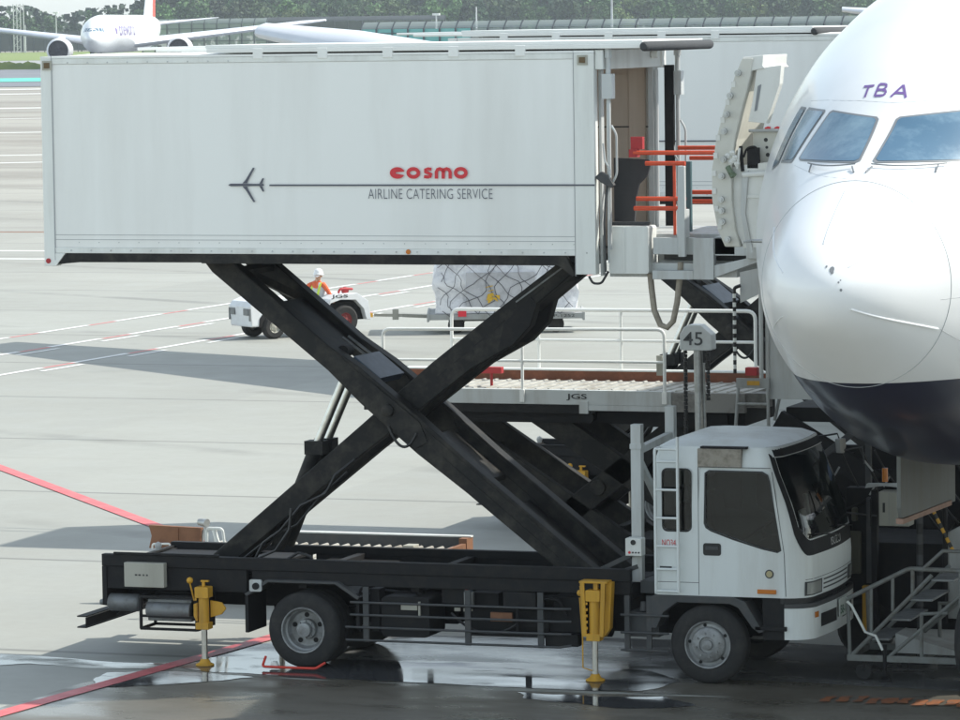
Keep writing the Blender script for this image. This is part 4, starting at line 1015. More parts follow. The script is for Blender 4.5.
    for (y0, y1, z1, x) in ((.22, .34, 1.93, .86), (.40, .50, 1.90, .88), (.82, 1.06, 1.90, .93), (1.18, 1.26, 2.05, .9)):  # last upright piece stands in for a reflection in the windscreen
        k = B(); k.prism([(x - .05, 1.70), (x, 1.70), (x - .06, z1), (x - .09, z1)], 'y', y0, y1); k.build('dash_paper_or_reflection', WHITE2, cab_)
    k = B(); k.box(.2, .26, .35, .7, 2.38, 2.5); k.build('sun_visor', LGREY, cab_, bevel=.01)
    k = B()
    for t0, t1 in ((.22, .5), (.5, .78)):
        k.tube([cabfront(1.55, t1, .03), cabfront(1.62, t1 - .02, .035), cabfront(1.66 + .05, t0, .03)], .008, 6)
    k.build('wiper', BLACKT, ws)
    q0, q1 = cabfront(1.555, .40, .006), cabfront(1.555, .62, .006)
    text('ISUZU', 'maker_lettering', STEEL, cabfront(1.51, .42, .012), (0, 1, 0), (-.1, 0, 1), .42, .09, cab_, bold=.01)
    for y in (CY0 + .02, CY1 - .03):
        for poly in (DW, RW): k = B(); ce = sum((V(p) for p in poly), V((0, 0))) / len(poly); k.prism([tuple(ce + (V(p) - ce) * 1.03) for p in poly], 'y', y, y + .006); k.build('side_window', TINT, cab_)
    for poly in (DW, RW):
        k = B(); ce = sum((V(p) for p in poly), V((0, 0))) / len(poly); n = len(poly)
        out = [V(p) + (V(p) - ce).normalized() * .022 for p in poly]
        vs = [(p[0], CY0 - .002, p[1]) for p in poly] + [(p.x, CY0 - .002, p.y) for p in out] + [(p[0], CY0 + .03, p[1]) for p in poly]
        k.add(vs, [(q, (q + 1) % n, n + (q + 1) % n, n + q) for q in range(n)] + [(q, (q + 1) % n, 2 * n + (q + 1) % n, 2 * n + q) for q in range(n)]); k.build('window_rubber', BLACKT, cab_)
    k = B(); k.box(-.105, -.099, CY0 - .001, CY0 + .01, 1.01, 2.46); k.box(-.1, .74, CY0 - .001, CY0 + .01, 2.457, 2.463); k.prism([(.905, 1.02), (.911, 1.02), (.895, 1.5), (.76, 2.42), (.754, 2.42), (.889, 1.5)], 'y', CY0 - .001, CY0 + .01); k.box(-.62, -.1, CY0 - .001, CY0 + .01, 1.145, 1.151); k.build('door_seam', DKGREY, cab_)
    k = B(); k.prism(rrect(-.05, .16, 1.46, 1.60, .03), 'y', CY0 - .004, CY0 + .01); dh = k.build('door_handle', BLACKT, cab_)
    k = B(); k.box(-.02, .13, CY0 - .02, CY0 - .006, 1.525, 1.565); k.build('grip', DKGREY, dh, bevel=.004)
    k = B(); k.cyl((.72, CY0 - .001, 1.27), (.72, CY0 - .006, 1.27), .05, n=24); em = k.build('round_badge', DKGREY, cab_)
    k = B(); k.cyl((.72, CY0 - .006, 1.27), (.72, CY0 - .009, 1.27), .036, n=24); k.build('badge_centre', mat('badge gold', (.42, .36, .2), .4), em)
    k = B(); k.box(.58, .80, CY0 - .02, CY0, 1.045, 1.095); k.build('side_marker', LAMPO, cab_, bevel=.006)
    text('NO34', 'fleet_number', REDT, (-.53, CY0 - .001, 1.555), NEAR, UPZ, .16, .075, cab_)
    # nose: head lamps, grille slots, black gap, bumper
    k = B()
    for t0, t1 in ((.15, .30), (.70, .85)): cabpatch(k, t0, t1, 1.035, 1.165, .012, 8, 3)
    hl = k.build('headlamp', LAMPC, cab_, 50)
    k = B()
    for t0, t1 in ((.135, .315), (.685, .865)): cabpatch(k, t0, t1, 1.02, 1.18, .006, 8, 3)
    k.build('headlamp_bezel', DKGREY, cab_, 50)
    k = B()
    for z in (1.05, 1.10, 1.15): cabpatch(k, .33, .67, z, z + .018, .006, 10, 1)
    cabpatch(k, .14, .86, 1.20, 1.206, .003, 14, 1); k.build('grille_slots', DKGREY, cab_, 50)
    def belt(z0, z1, push, name, m, xback=.89, thick=.05):
        k = B(); out, inn = [], []
        pts = [V((xback, CY0 - .005, 0))] + [cabfront(1.1, i / 28, 0, push) for i in range(29)] + [V((xback, CY1 + .005, 0))]
        ins = [V((xback, CY0 + thick, 0))] + [cabfront(1.1, i / 28, -thick, push) for i in range(29)] + [V((xback, CY1 - thick, 0))]
        k.loft([[V((p.x, p.y, z0)) for p in pts + ins[::-1]], [V((p.x, p.y, z1)) for p in pts + ins[::-1]]])
        return k.build(name, m, cab_, 40)
    belt(.935, .998, -.03, 'black_gap', BLACKT); belt(.885, .934, .03, 'bumper_top_trim', DKGREY); bm_ = belt(.53, .884, .025, 'bumper', CABW)
    k = B()
    for t in (.19, .77):
        cabpatch(k, t, t + .045, .765, .825, .034, 3, 1)
    for v in range(len(k.v)): pass
    k = B()
    def bpatch(t0, t1, z0, z1, off, name, m, nt=6):
        b = B(); vs = []
        for z in (z0, z1):
            for i in range(nt + 1):
                p = cabfront(1.1, t0 + (t1 - t0) * i / nt, off, .025); vs.append((p.x, p.y, z))
        b.add(vs, [(i, i + 1, nt + 2 + i, nt + 1 + i) for i in range(nt)]); return b.build(name, m, bm_, 50)
    bpatch(.20, .255, .765, .83, .006, 'indicator', LAMPO); bpatch(.745, .80, .765, .83, .006, 'indicator', LAMPO)
    bpatch(.28, .46, .64, .79, .004, 'fog_recess', BLACKT); bpatch(.54, .72, .64, .79, .004, 'fog_recess', BLACKT)
    k = B(); px = cabfront(1.1, .47, 0, .025).x + .02
    k.box(px, px + .012, 1.02, 1.40, .67, .88); np_ = k.build('number_plate', mat('plate white', (.6, .64, .6), .5), bm_)
    text('58-18', 'plate_digits', mat('plate green', (.03, .12, .06), .5), (px + .012, 1.05, .70), (0, 1, 0), UPZ, .32, .1, np_, bold=.01)
    # under-cab: fender arch, step, rear panel, roof box, ladder, mirror
    k = B(); pts = [(-.66, .98), (-.6, 1.0), (-.45, 1.0), (.30, 1.0), (.44, .95), (.62, .66), (.66, .62), (.60, .60), (.52, .66), (.36, .88), (.26, .92), (-.36, .92), (-.52, .80), (-.60, .62), (-.66, .62)]
    k.prism(pts, 'y', .0, .3); k.prism(pts, 'y', 1.93, 2.23); k.build('wheel_arch', DKGREY, cab_, bevel=.006)
    k = B(); k.box(.63, .90, .05, .28, .52, .99); k.box(.55, .92, .0, .04, .63, .68); k.box(.63, .9, 1.95, 2.18, .52, .99); k.build('step_panel', BLACK2, cab_, bevel=.006)
    k = B(); k.box(-.86, -.66, .25, 1.95, .98, 1.12); k.box(-.86, -.78, .9, 1.3, 1.1, 2.2); k.build('cab_rear_frame', DKGREY, T)
    k = B(); k.box(-.11, .40, CY0 + .01, .36, 2.46, 2.665, 0); k.box(-.08, .46, CY0 + .02, .40, 2.667, 2.69, 1); k.build('roof_box', [mat('checker plate', (.33, .30, .25), .5, .2, dirt_or_sheen=(.16, .14, .11), amt=.8, scale=14, bump=.4, bscale=50), BLACK2], cab_)
    k = B()
    for i in range(14): pass
    for x in (-.585, -.32): k.tube(rounded([(x, CY0 + .1, 2.80 if x > -.4 else 2.66), (x, -.045, 2.80 if x > -.4 else 2.66), (x, -.045, 1.04)], .04) if x < -.4 else [(x, -.045, 2.80), (x, -.045, 1.04)], .019, 8)
    for z in (2.66, 2.52, 2.2, 1.88, 1.56, 1.30, 1.05): k.tube([(-.585, -.045, z), (-.32, -.045, z)], .015, 8)
    k.build('cab_ladder', CABW, T, 50)
    k = B(); k.box(-.56, -.42, CY0 - .004, CY0 + .01, 1.3, 1.325); k.build('ladder_hook', DKGREY, cab_)
    for y0, ym in ((1.98, 2.1),):
        k = B(); k.tube([(.72, y0, 2.62), (.98, ym, 2.66), (1.02, ym, 2.55)], .012, 7); mo = k.build('mirror_arm', BLACKT, cab_)
        k = B(); k.prism([(1.9, 2.62), (2.18, 2.60), (2.2, 2.50), (2.12, 2.43), (1.95, 2.45)], 'x', 1.0, 1.06); k.build('mirror', GREYP, mo, bevel=.01)
    k = B(); k.tube([(.95, 2.05, 2.45), (1.25, 2.22, 2.5), (1.27, 2.22, 2.3)], .011, 7); k.tube([(1.1, 2.0, 1.75), (1.42, 2.2, 1.7)], .011, 7); k.box(1.33, 1.36, 2.12, 2.26, 1.58, 1.9); k.build('side_mirror', DKGREY, cab_, bevel=.004)
    # --- white posts and control box behind the cab
    k = B(); k.box(-.97, -.85, .28, .40, 1.1, 2.9); k.box(-.98, -.84, .27, .41, 2.62, 2.68); k.box(-.93, -.82, 1.5, 1.62, 1.1, 3.0); k.beam((-.9, .34, 2.6), (-.88, 1.5, 2.66), .08, .08); k.beam((-.9, .36, 2.5), (-.88, 1.5, 1.6), .07, .07); k.beam((-.88, 1.56, 2.3), (-.8, 1.0, 1.5), .07, .07); k.build('mast_frame', LGREY, T, bevel=.006)
    k = B(); k.box(-.99, -.80, .10, .26, 1.42, 1.62); cb = k.build('control_box', WHITE2, T, bevel=.008)
    k = B(); k.cyl((-.94, .1, 1.46), (-.94, .09, 1.46), .015, n=10, mi=0); k.build('red_button', REDT, cb)
    k = B(); k.cyl((-.895, .1, 1.575), (-.895, .09, 1.575), .03, n=14)
    for i in range(3): k.cyl((-.9 + .035 * i, .1, 1.46), (-.9 + .035 * i, .092, 1.46), .01, n=8)
    k.build('switches', BLACKT, cb)
    k = B(); k.beam((-1.6, .2, 1.1), (-.9, .28, 1.45), .05, .05); k.beam((-1.5, .2, 1.06), (-.9, .3, 1.28), .05, .05); k.build('stay_bar', DKGREY, T)
    return T
TRUCK = catering_truck('white catering truck in front, its red lettered box raised high on black scissor arms')
split_parts(TRUCK, {'equipment_and_light_blockers', 'mud_flap', 'door_jamb', 'washer_tank', 'tail_lamp', 'gauge', 'under_hoses', 'lift_hoses', 'stay_bar'})
for ch in list(bpy.data.objects):
    if ch.parent and ch.parent.parent == TRUCK and ch.name.startswith('cab') : pass
    if ch.name in ('cab', 'cargo_box', 'bumper'): split_parts(ch, {'wheel_arch', 'step_panel', 'headlamp', 'headlamp_bezel', 'grille_slots', 'reflector', 'lining_trim', 'door_seam', 'company_name'})
index_kids()
TRUCK2 = copy_tree(TRUCK)
TRUCK2.location = (.37, 13.28, 0)
tag(TRUCK2, 'second catering truck behind the first, its raised box showing beside the aircraft nose', 'truck')
for ch in bpy.data.objects:
    if ch.parent == TRUCK2 and ch.name.split('.')[0] in ('cargo_box', 'sliding_canopy', 'front_header'): ch.location.z += .10
    if ch.parent == TRUCK2 and ch.name.split('.')[0] == 'sliding_canopy': ch.location.x -= 1.9
for t_ in (TRUCK, TRUCK2): t_['group'] = 'catering trucks with raised boxes'
# ------------------------------------------------------------------ airliners
KS = [0, .15, .5, 1.0, 1.6, 2.3, 3.2, 4.5, 6.5, 9, 12, 52, 60, 67, 72.5, 73.9]
KW = [0, .335, .602, .815, 1.035, 1.29, 1.56, 2.06, 2.52, 2.88, 3.05, 3.05, 2.6, 1.6, .55, .12]
KT = [4.903, 5.198, 5.449, 5.704, 5.985, 6.34, 6.93, 7.46, 8.06, 8.36, 8.6, 8.6, 8.55, 8.3, 7.8, 7.5]
KB = [4.903, 4.609, 4.374, 4.10, 3.765, 3.46, 3.18, 2.80, 2.66, 2.64, 2.6, 2.6, 3.7, 5.5, 6.9, 7.2]
def pchip(xs, ys):
    n = len(xs); h = [xs[i + 1] - xs[i] for i in range(n - 1)]; dl = [(ys[i + 1] - ys[i]) / h[i] for i in range(n - 1)]
    m = [dl[0]] + [0 if dl[i - 1] * dl[i] <= 0 else 3 * (h[i - 1] + h[i]) / ((2 * h[i] + h[i - 1]) / dl[i - 1] + (h[i] + 2 * h[i - 1]) / dl[i]) for i in range(1, n - 1)] + [dl[-1]]
    def f(x):
        i = 0
        while i < n - 2 and x > xs[i + 1]: i += 1
        t = (x - xs[i]) / h[i]
        return (2 * t**3 - 3 * t**2 + 1) * ys[i] + (t**3 - 2 * t**2 + t) * h[i] * m[i] + (-2 * t**3 + 3 * t**2) * ys[i + 1] + (t**3 - t**2) * h[i] * m[i + 1]
    return f
SQ = [math.sqrt(k) for k in KS]
fw, ft, fb = pchip(SQ, KW), pchip(SQ, KT), pchip(SQ, KB)
def sect(s):
    q = math.sqrt(max(s, 0)); T_, Bo = ft(q), fb(q)
    return max(fw(q), 1e-4), (T_ + Bo) / 2, max((T_ - Bo) / 2, 1e-4)
def fusF(x, s, z):
    w, zc, h = sect(s); return (x / w) ** 2 + ((z - zc) / h) ** 2 - 1
def skin(x, z, off=0.0, smax=30):
    """point of the nose skin with the given sideways and height coordinates, pushed off along its normal"""
    lo, hi = 0.0, smax
    for _ in range(44):
        mid = (lo + hi) / 2
        if fusF(x, mid, z) > 0: lo = mid
        else: hi = mid
    s = hi; e = 1e-3
    n = V(((fusF(x + e, s, z) - fusF(x - e, s, z)), (fusF(x, s + e, z) - fusF(x, max(s - e, 0), z)), (fusF(x, s, z + e) - fusF(x, s, z - e)))).normalized()
    return V((x, s, z)) + n * off
def skinpatch(b, poly4, off, n=8, mi=0, round_=0.0):
    """curved patch on the skin from four (x,z) corners: top-in, top-out, bottom-out, bottom-in"""
    a, c, d, e = [V(p) for p in poly4]; vs = []
    for j in range(n + 1):
        for i in range(n + 1):
            u, v = i / n, j / n; p = (a * (1 - u) + c * u) * (1 - v) + (e * (1 - u) + d * u) * v; vs.append(skin(p.x, p.y, off))
    fs = []
    for j in range(n):
        for i in range(n):
            q = (j * (n + 1) + i, j * (n + 1) + i + 1, (j + 1) * (n + 1) + i + 1, (j + 1) * (n + 1) + i)
            corner = [(0, 0), (n - 1, 0), (0, n - 1), (n - 1, n - 1)]
            if (i, j) in corner:
                k = {(0, 0): 0, (n - 1, 0): 1, (n - 1, n - 1): 2, (0, n - 1): 3}[(i, j)]
                q = tuple(q[m] for m in range(4) if m != k)
            fs.append(q)
    return b.add(vs, fs, mi)

def livery(name, navy):
    m = bpy.data.materials.new(name); m.use_nodes = True; nt = m.node_tree; b = nt.nodes['Principled BSDF']
    N, L = nt.nodes.new, nt.links.new
    tc = N('ShaderNodeTexCoord'); sep = N('ShaderNodeSeparateXYZ'); L(tc.outputs['Object'], sep.inputs[0])
    n = N('ShaderNodeTexNoise'); n.inputs['Scale'].default_value = 1.3; n.inputs['Detail'].default_value = 6; L(tc.outputs['Object'], n.inputs['Vector'])
    x1 = N('ShaderNodeMix'); x1.data_type = 'RGBA'; x1.inputs[6].default_value = (.80, .805, .80, 1); x1.inputs[7].default_value = (.70, .705, .685, 1)
    r = N('ShaderNodeMapRange'); r.inputs[1].default_value = .5; r.inputs[2].default_value = .75; r.inputs[4].default_value = .5; L(n.outputs[0], r.inputs[0]); L(r.outputs[0], x1.inputs[0])
    if navy:
        lt = N('ShaderNodeMath'); lt.operation = 'LESS_THAN'; lt.inputs[1].default_value = 3.915; L(sep.outputs['Z'], lt.inputs[0])
        x2 = N('ShaderNodeMix'); x2.data_type = 'RGBA'; L(lt.outputs[0], x2.inputs[0]); L(x1.outputs[2], x2.inputs[6]); x2.inputs[7].default_value = (.012, .014, .036, 1); L(x2.outputs[2], b.inputs['Base Color'])
    else: L(x1.outputs[2], b.inputs['Base Color'])
    b.inputs['Roughness'].default_value = .3
    b.inputs['Coat Weight'].default_value = .35; b.inputs['Coat Roughness'].default_value = .12
    bp = N('ShaderNodeBump'); bp.inputs['Strength'].default_value = .03; bp.inputs['Distance'].default_value = .02
    n2 = N('ShaderNodeTexNoise'); n2.inputs['Scale'].default_value = 2.2; L(tc.outputs['Object'], n2.inputs['Vector']); L(n2.outputs[0], bp.inputs['Height']); L(bp.outputs[0], b.inputs['Normal']); L(bp.outputs[0], b.inputs['Coat Normal'])
    return m
LIV = livery('white over navy airliner paint', True)
LIV2 = livery('plain white airliner paint', False)

def wing_mesh(root, tip, chord0, chord1, th0, th1, sweep_mid=None):
    """lofted aerofoil from root leading edge to tip leading edge"""
    b = B(); rings = []
    for k in range(9):
        t = k / 8; le = V(root).lerp(V(tip), t); ch = chord0 + (chord1 - chord0) * (t ** .8); th = th0 + (th1 - th0) * (t ** .7)
        if k == 8: th *= .6
        prof = [(0, 0), (.02, .35), (.10, .75), (.3, 1), (.6, .75), (.85, .3), (1, .03), (.85, -.12), (.6, -.35), (.3, -.55), (.1, -.45), (.02, -.25)]
        rings.append([le + V((0, u * ch, v * th)) for u, v in prof])
    b.loft(rings)
    return b

def airliner(label, main, loc, rz, detail=True):
    T = thing('airliner', label, 'aircraft', loc, rz)
    b = B(); S = ([0.0005, .004, .01, .018, .03, .045, .07, .1, .13] + [.17 + .05 * k for k in range(24)] + [1.4 + .07 * k for k in range(64)]) if main else [0.0005, .03, .12, .3, .6, 1.0, 1.4, 2, 2.6, 3.4, 4.3, 5.4]
    S = S + [6, 6.7, 7.5, 8.5, 10, 12, 20, 36, 52, 56, 60, 64, 67, 70, 72.5, 73.9]
    n = 160 if main else 48; rings = []
    for s in S:
        w, zc, h = sect(s); rings.append([V((w * math.cos(2 * math.pi * k / n), s, zc + h * math.sin(2 * math.pi * k / n))) for k in range(n)])
    b.loft(rings); fus = b.build('fuselage', LIV if main else LIV2, T, 60)
    # flight-deck glazing
    frames, panes = [], []
    for sgn in (1, -1):
        W = [[(.115, 6.465), (.70, 6.525), (.93, 6.06), (.085, 6.065)], [(.82, 6.525), (1.16, 6.53), (1.345, 6.02), (1.06, 6.05)], [(1.235, 6.53), (1.37, 6.53), (1.60, 5.93), (1.42, 6.01)]]
        for q in W:
            q = [(sgn * x, z) for x, z in q]; c = sum((V(p) for p in q), V((0, 0))) / 4
            g_ = [tuple(c + (V(p) - c) * 1.0 + (V(p) - c).normalized() * .03) for p in q]
            fb_ = B(); skinpatch(fb_, g_, .006, 22); fo = fb_.build('window_frame', GASKET, T, 60)
            pb = B(); skinpatch(pb, q, .010, 22); pb.build('window', GLASSC, fo, 60)
        if main:
            x0 = .1 if sgn > 0 else -.3
            wb = B(); pts = [skin(sgn * (.08 + .62 * t) , 6.02 - .02 * math.sin(t * 3), .03) for t in [i / 8 for i in range(9)]]
            wb.tube(pts, .008, 6); wb.tube([skin(sgn * .64, 6.01, .03), skin(sgn * .645, 5.95, .01)], .009, 6); wb.tube([skin(sgn * .1, 6.0, .025), skin(sgn * .06, 5.96, .01)], .009, 6); wb.build('wiper', GASKET, T)
    if main:
        rb = B(); w, zc, h = sect(1.4)
        rb.tube([V((w * 1.0005 * math.cos(2 * math.pi * k / 96), 1.4, zc + h * 1.0005 * math.sin(2 * math.pi * k / 96))) for k in range(97)], .0042, 5)
        for xz in ([(.9, 4.75), (1.9, 4.78)], [(.86, 4.45), (1.1, 4.1)]):
            a, c = V(xz[0]), V(xz[1]); rb.tube([skin(*(a.lerp(c, t)), .0) for t in [i / 8 for i in range(9)]], .0025, 5)
        rb.build('radome_seam', SEAM, T, 60)
        for (a, c), r_ in ((((-.039, 5.80), (.02, 5.33)), .006), (((.80, 5.45), (.30, 5.12)), .006), (((.32, 4.72), (.845, 4.46)), .013), (((-.90, 5.42), (-.36, 5.06)), .006), (((-.8, 4.45), (-.42, 4.63)), .005)):
            sb = B(); a, c = V(a), V(c); sb.tube([skin(*(a.lerp(c, t)), .002) for t in [i / 8 for i in range(9)]], r_, 6); sb.build('lightning_strip', FLEET, T, 60)
        for pts_ in ([(-.98, 6.0), (-.5, 5.93), (0, 5.9), (.5, 5.93), (.98, 6.0)], [(0.0, 6.62), (.4, 6.64), (.85, 6.64), (1.3, 6.62)], [(0.0, 6.62), (-.4, 6.64), (-.85, 6.64), (-1.3, 6.62)]):
            sb = B(); P_ = [skin(*(V(pts_[i]).lerp(V(pts_[i + 1]), t)), .0) for i in range(len(pts_) - 1) for t in (0, .25, .5, .75)]; sb.tube(P_, .002, 4); sb.build('skin_seam', SEAM, T)
        for s in (1, -1):
            sb = B(); p_ = skin(s * 1.55, 5.2, 0); sb.tube([p_, p_ + V((s * .12, -.02, 0)), p_ + V((s * .14, -.22, 0))], [.02, .016, .01], 8); sb.build('air_probe', STEEL, T, 60)
        cb = B()
        for (x, z, r_) in ((.112, 5.127, .009), (.165, 5.10, .022), (.172, 5.075, .014), (.235, 4.98, .008), (.257, 4.908, .011), (.25, 5.0, .006)):
            ce = skin(x, z, .003); cb.add([skin(x + r_ * math.cos(t), z + r_ * 1.3 * math.sin(t), .004) for t in [k * math.pi / 4 for k in range(8)]], [tuple(range(8))])
        cb.build('paint_chips', GASKET, T)
        # registration letters above the windscreen
        def letter(strokes, name='registration_letter'):
            lb = B()
            for s in strokes:
                for p, q in zip(s[:-1], s[1:]):
                    p, q = V(p), V(q); d = (q - p).normalized(); nn = V((-d.y, d.x)) * .0115
                    m = 4
                    for i in range(m):
                        u0, u1 = p.lerp(q, i / m), p.lerp(q, (i + 1) / m); lb.add([skin(*(u0 - nn), .005), skin(*(u1 - nn), .005), skin(*(u1 + nn), .005), skin(*(u0 + nn), .005)], [(0, 1, 2, 3)])
            return lb
        for strokes in ([[(-.41, 6.775), (-.29, 6.785)], [(-.35, 6.78), (-.345, 6.67)]],
                        [[(-.235, 6.685), (-.235, 6.80), (-.17, 6.80), (-.145, 6.783), (-.15, 6.76), (-.175, 6.745), (-.235, 6.745)], [(-.175, 6.745), (-.135, 6.735), (-.125, 6.71), (-.145, 6.69), (-.235, 6.685)]],
                        [[(-.055, 6.675), (.03, 6.79), (.105, 6.665)], [(-.025, 6.715), (.075, 6.71)]]):
            letter(strokes).build('registration_letter', PURPLE, T)
    # wings, engines, tail
    EY = 34.5 if main else 29.0; EZ = 2.75 if main else 3.05
    for s in (1, -1):
        wb = wing_mesh((s * 2.4, 30.0, 3.9), (s * 30.9, 53.5, 7.28), 14.5, 2.2, 1.05, .40)
        wb.build('wing', WINGM, T, 40)
        e = B(); e.lathe([(1.62, 0), (1.82, .12), (1.98, .6), (2.02, 1.8), (1.9, 3.6), (1.5, 5.2), (1.05, 5.4)], (s * 9.7, EY, EZ), 'y', 40, cap=False); e.beam((s * 9.7, EY + 1.8, 4.5), (s * 9.7, EY + 6, 4.9), .5, 1.2); ne = e.build('engine_nacelle', FLEET, T, 50)
        e = B(); e.lathe([(1.62, .02), (1.55, .5), (1.53, 1.2), (.5, 1.15), (.42, .9), (.05, .5), (0, .5)], (s * 9.7, EY, EZ), 'y', 36, cap=False)
        for k in range(20):
            a = k * math.pi / 10; e.beam((s * 9.7 + .4 * math.cos(a), EY + 1, EZ + .4 * math.sin(a)), (s * 9.7 + 1.5 * math.cos(a), EY + 1.08, EZ + 1.5 * math.sin(a)), .25, .03, (0, 1, .4))
        e.build('engine_fan', ENGIN, ne, 50)
        wing_mesh((s * .7, 64.5, 7.0), (s * 10.7, 72.0, 8.0), 6.5, 2.3, .5, .12).build('tailplane', WINGM, T, 40)
        f = B(); f.box(s * 5.2, s * 5.8, 37, 37.6, 1.1, 3.6)
        for yy in (35.8, 37.3, 38.8):
            for dx in (-.55, .55): f.cyl((s * 5.5 + dx - .25, yy, .66), (s * 5.5 + dx + .25, yy, .66), .66, n=24)
        f.build('main_gear', RUBBER, T, 40)
    f = B(); pr = [(59.5, 8.2), (66.5, 16.4), (68.2, 18.6), (72.4, 18.6), (71.2, 8.0)]
    f.prism([(y, z) for y, z in pr], 'x', -.22, .22); fo = f.build('tail_fin', LIV2, T, bevel=.12)
    f = B(); f.prism([(67.6, 8.3), (70.4, 18.55), (72.3, 18.55), (71.1, 8.3)], 'x', -.235, .235); f.build('fin_flash', REDTAIL if not main else PURPLE, fo)
    # nose gear
    ng = B(); ng.cyl((0, 7.4, .5), (0, 7.4, 3.0), .13, n=16); ng.beam((0, 7.4, 1.4), (0, 8.6, 2.9), .12, .12); ng.beam((0, 7.12, .6), (0, 7.12, 1.5), .12, .06); ng.cyl((-.5, 7.4, .53), (.5, 7.4, .53), .08, n=12); no = ng.build('nose_gear', LGREY, T, 40)
    for s in (1, -1):
        t_ = B(); t_.lathe([(.2, -.19), (.42, -.2), (.52, -.12), (.535, 0), (.52, .12), (.42, .2), (.2, .19)], (s * .42, 7.4, .535), 'x', 36); w_ = t_.build('nose_wheel', RUBBER, no, 50)
        t_ = B(); t_.lathe([(.24, .195), (.2, .16), (.12, .18), (0, .19)] if s > 0 else [(.24, -.195), (.2, -.16), (.12, -.18), (0, -.19)], (s * .42, 7.4, .535), 'x', 28); t_.build('hub', STEEL, w_, 50)
        d_ = B(); rg = lambda y0, y1: [(y0, 2.82), (y1, 2.78), (y1, 2.10), (y0 + .05, 2.14), (y0, 2.25)]
        d_.prism(rg(5.1, 7.2), 'x', s * .66, s * .71); do = d_.build('gear_door', GEARG, T, bevel=.008)
        d_ = B(); d_.box(s * .645, s * .725, 5.12, 7.0, 2.08, 2.135); d_.build('door_seal', mat('rusty pink seal', (.32, .2, .15), .6, dirt_or_sheen=(.18, .12, .09), amt=.7, scale=8), do)
    return T
MAIN = airliner('large white airliner with a navy belly, its nose filling the right of the frame', True, (3.05, -6.831, 0), math.radians(-3))
JP = far(96, 728)
JAL = airliner('distant white airliner with a red fin edge taxiing in front of the far fence', False, (JP.x, JP.y, 0), math.radians(15.6))
JAL.scale = (1.1, 1.1, 1.1)
# small lettering and round mark on the far airliner's flank
def flank(s, z, off=.03):
    w, zc, h = sect(s); return V((w * math.sqrt(max(0, 1 - ((z - zc) / h) ** 2)) + off, s, z))
def flank_text(body, s0, s1, z0, z1, m, parent, bold):
    o = text(body, 'airline_lettering', m, (0, 0, 0), (1, 0, 0), (0, 1, 0), 1, 1, parent, thick=0, bold=bold)
    bm = bmesh.new(); bm.from_mesh(o.data); bmesh.ops.subdivide_edges(bm, edges=bm.edges, cuts=1)
    for v in bm.verts: v.co = flank(s0 + (s1 - s0) * v.co.x, z0 + (z1 - z0) * v.co.y, .03)
    bm.to_mesh(o.data); bm.free(); return o
flank_text('oneworld', 10.5, 27.0, 5.3, 7.6, PURPLE, JAL, .0)
k = B(); k.add([flank(8.6 + .55 * math.cos(a), 6.1 + .55 * math.sin(a)) for a in [i * math.pi / 8 for i in range(16)]], [tuple(range(16))]); k.build('round_mark', PURPLE, JAL)
index_kids()
WB = copy_tree(JAL)
KID_DEL = [o for o in bpy.data.objects if o.parent == WB and o.name.split('.')[0] in ('airline_lettering', 'round_mark')]
for o in KID_DEL: bpy.data.objects.remove(o)
p = far(1330, 300); WB.location = (p.x, p.y, 0); WB.rotation_euler = (0, 0, math.radians(14)); WB['label'] = 'parked airliner showing only a white wing tip above the nose at top right'

# ------------------------------------------------------------------ open service door of the aircraft (slid forward along the skin)
TO_MAIN = (Mx.Translation(MAIN.location) @ Mx.Rotation(math.radians(-3), 4, 'Z')).inverted()
def dp(b, name, m, par=None, **kw):
    b.v = [tuple(TO_MAIN @ V(v)) for v in b.v]
    return b.build(name, m, par or DOOR, **kw)
CREAM = mat('cream door paint', (.56, .55, .49), .45, dirt_or_sheen=(.4, .38, .31), amt=.5, scale=4)
CREAM2 = mat('pale door lining', (.66, .66, .62), .45, dirt_or_sheen=(.5, .48, .42), amt=.4, scale=3)
outer = [(.97, 7.06), (.89, 6.88), (.76, 6.51), (.67, 6.19), (.62, 5.87), (.62, 5.54), (.68, 5.22), (.76, 5.04)]
thk = [.12, .17, .20, .21, .22, .22, .20, .17]
prof = outer + [(x + t, z) for (x, z), t in zip(outer, thk)][::-1]
b = B(); b.prism(prof, 'y', -1.8, -.72); DOOR = dp(b, 'service_door', CREAM, MAIN, bevel=.012)
DOOR['label'] = 'open cream service door swung out and slid forward'
b = B()
for (x, z) in ((.93, 6.90), (.84, 6.66), (.80, 6.46), (.77, 6.28), (.76, 5.98), (.74, 5.80), (.73, 5.55), (.735, 5.43), (.74, 5.31), (.80, 5.12)):
    b.cyl((x, -1.80, z), (x, -1.85, z), .034, n=14); b.cyl((x, -1.85, z), (x, -1.865, z), .018, n=8)
dp(b, 'latch_roller', STEEL, smooth=40); split_parts(DOOR, {'latch_roller'})
b = B()
for i in range(9):
    z = 6.75 - i * .19; x = outer[0][0]
    for (x0, z0), (x1, z1) in zip(outer[:-1], outer[1:]):
        if z1 <= z <= z0: x = x0 + (x1 - x0) * (z0 - z) / (z0 - z1)
    b.box(x + .005, x + .05, -1.812, -1.8, z, z + .06)
dp(b, 'edge_bracket', CREAM2); split_parts(DOOR, {'edge_bracket'})
b = B(); b.prism([(.97, 7.07), (1.20, 7.09), (1.19, 6.98), (1.22, 6.95), (.95, 6.90), (.90, 6.90)], 'y', -1.78, -.8); dp(b, 'top_flap', CREAM2, bevel=.01)
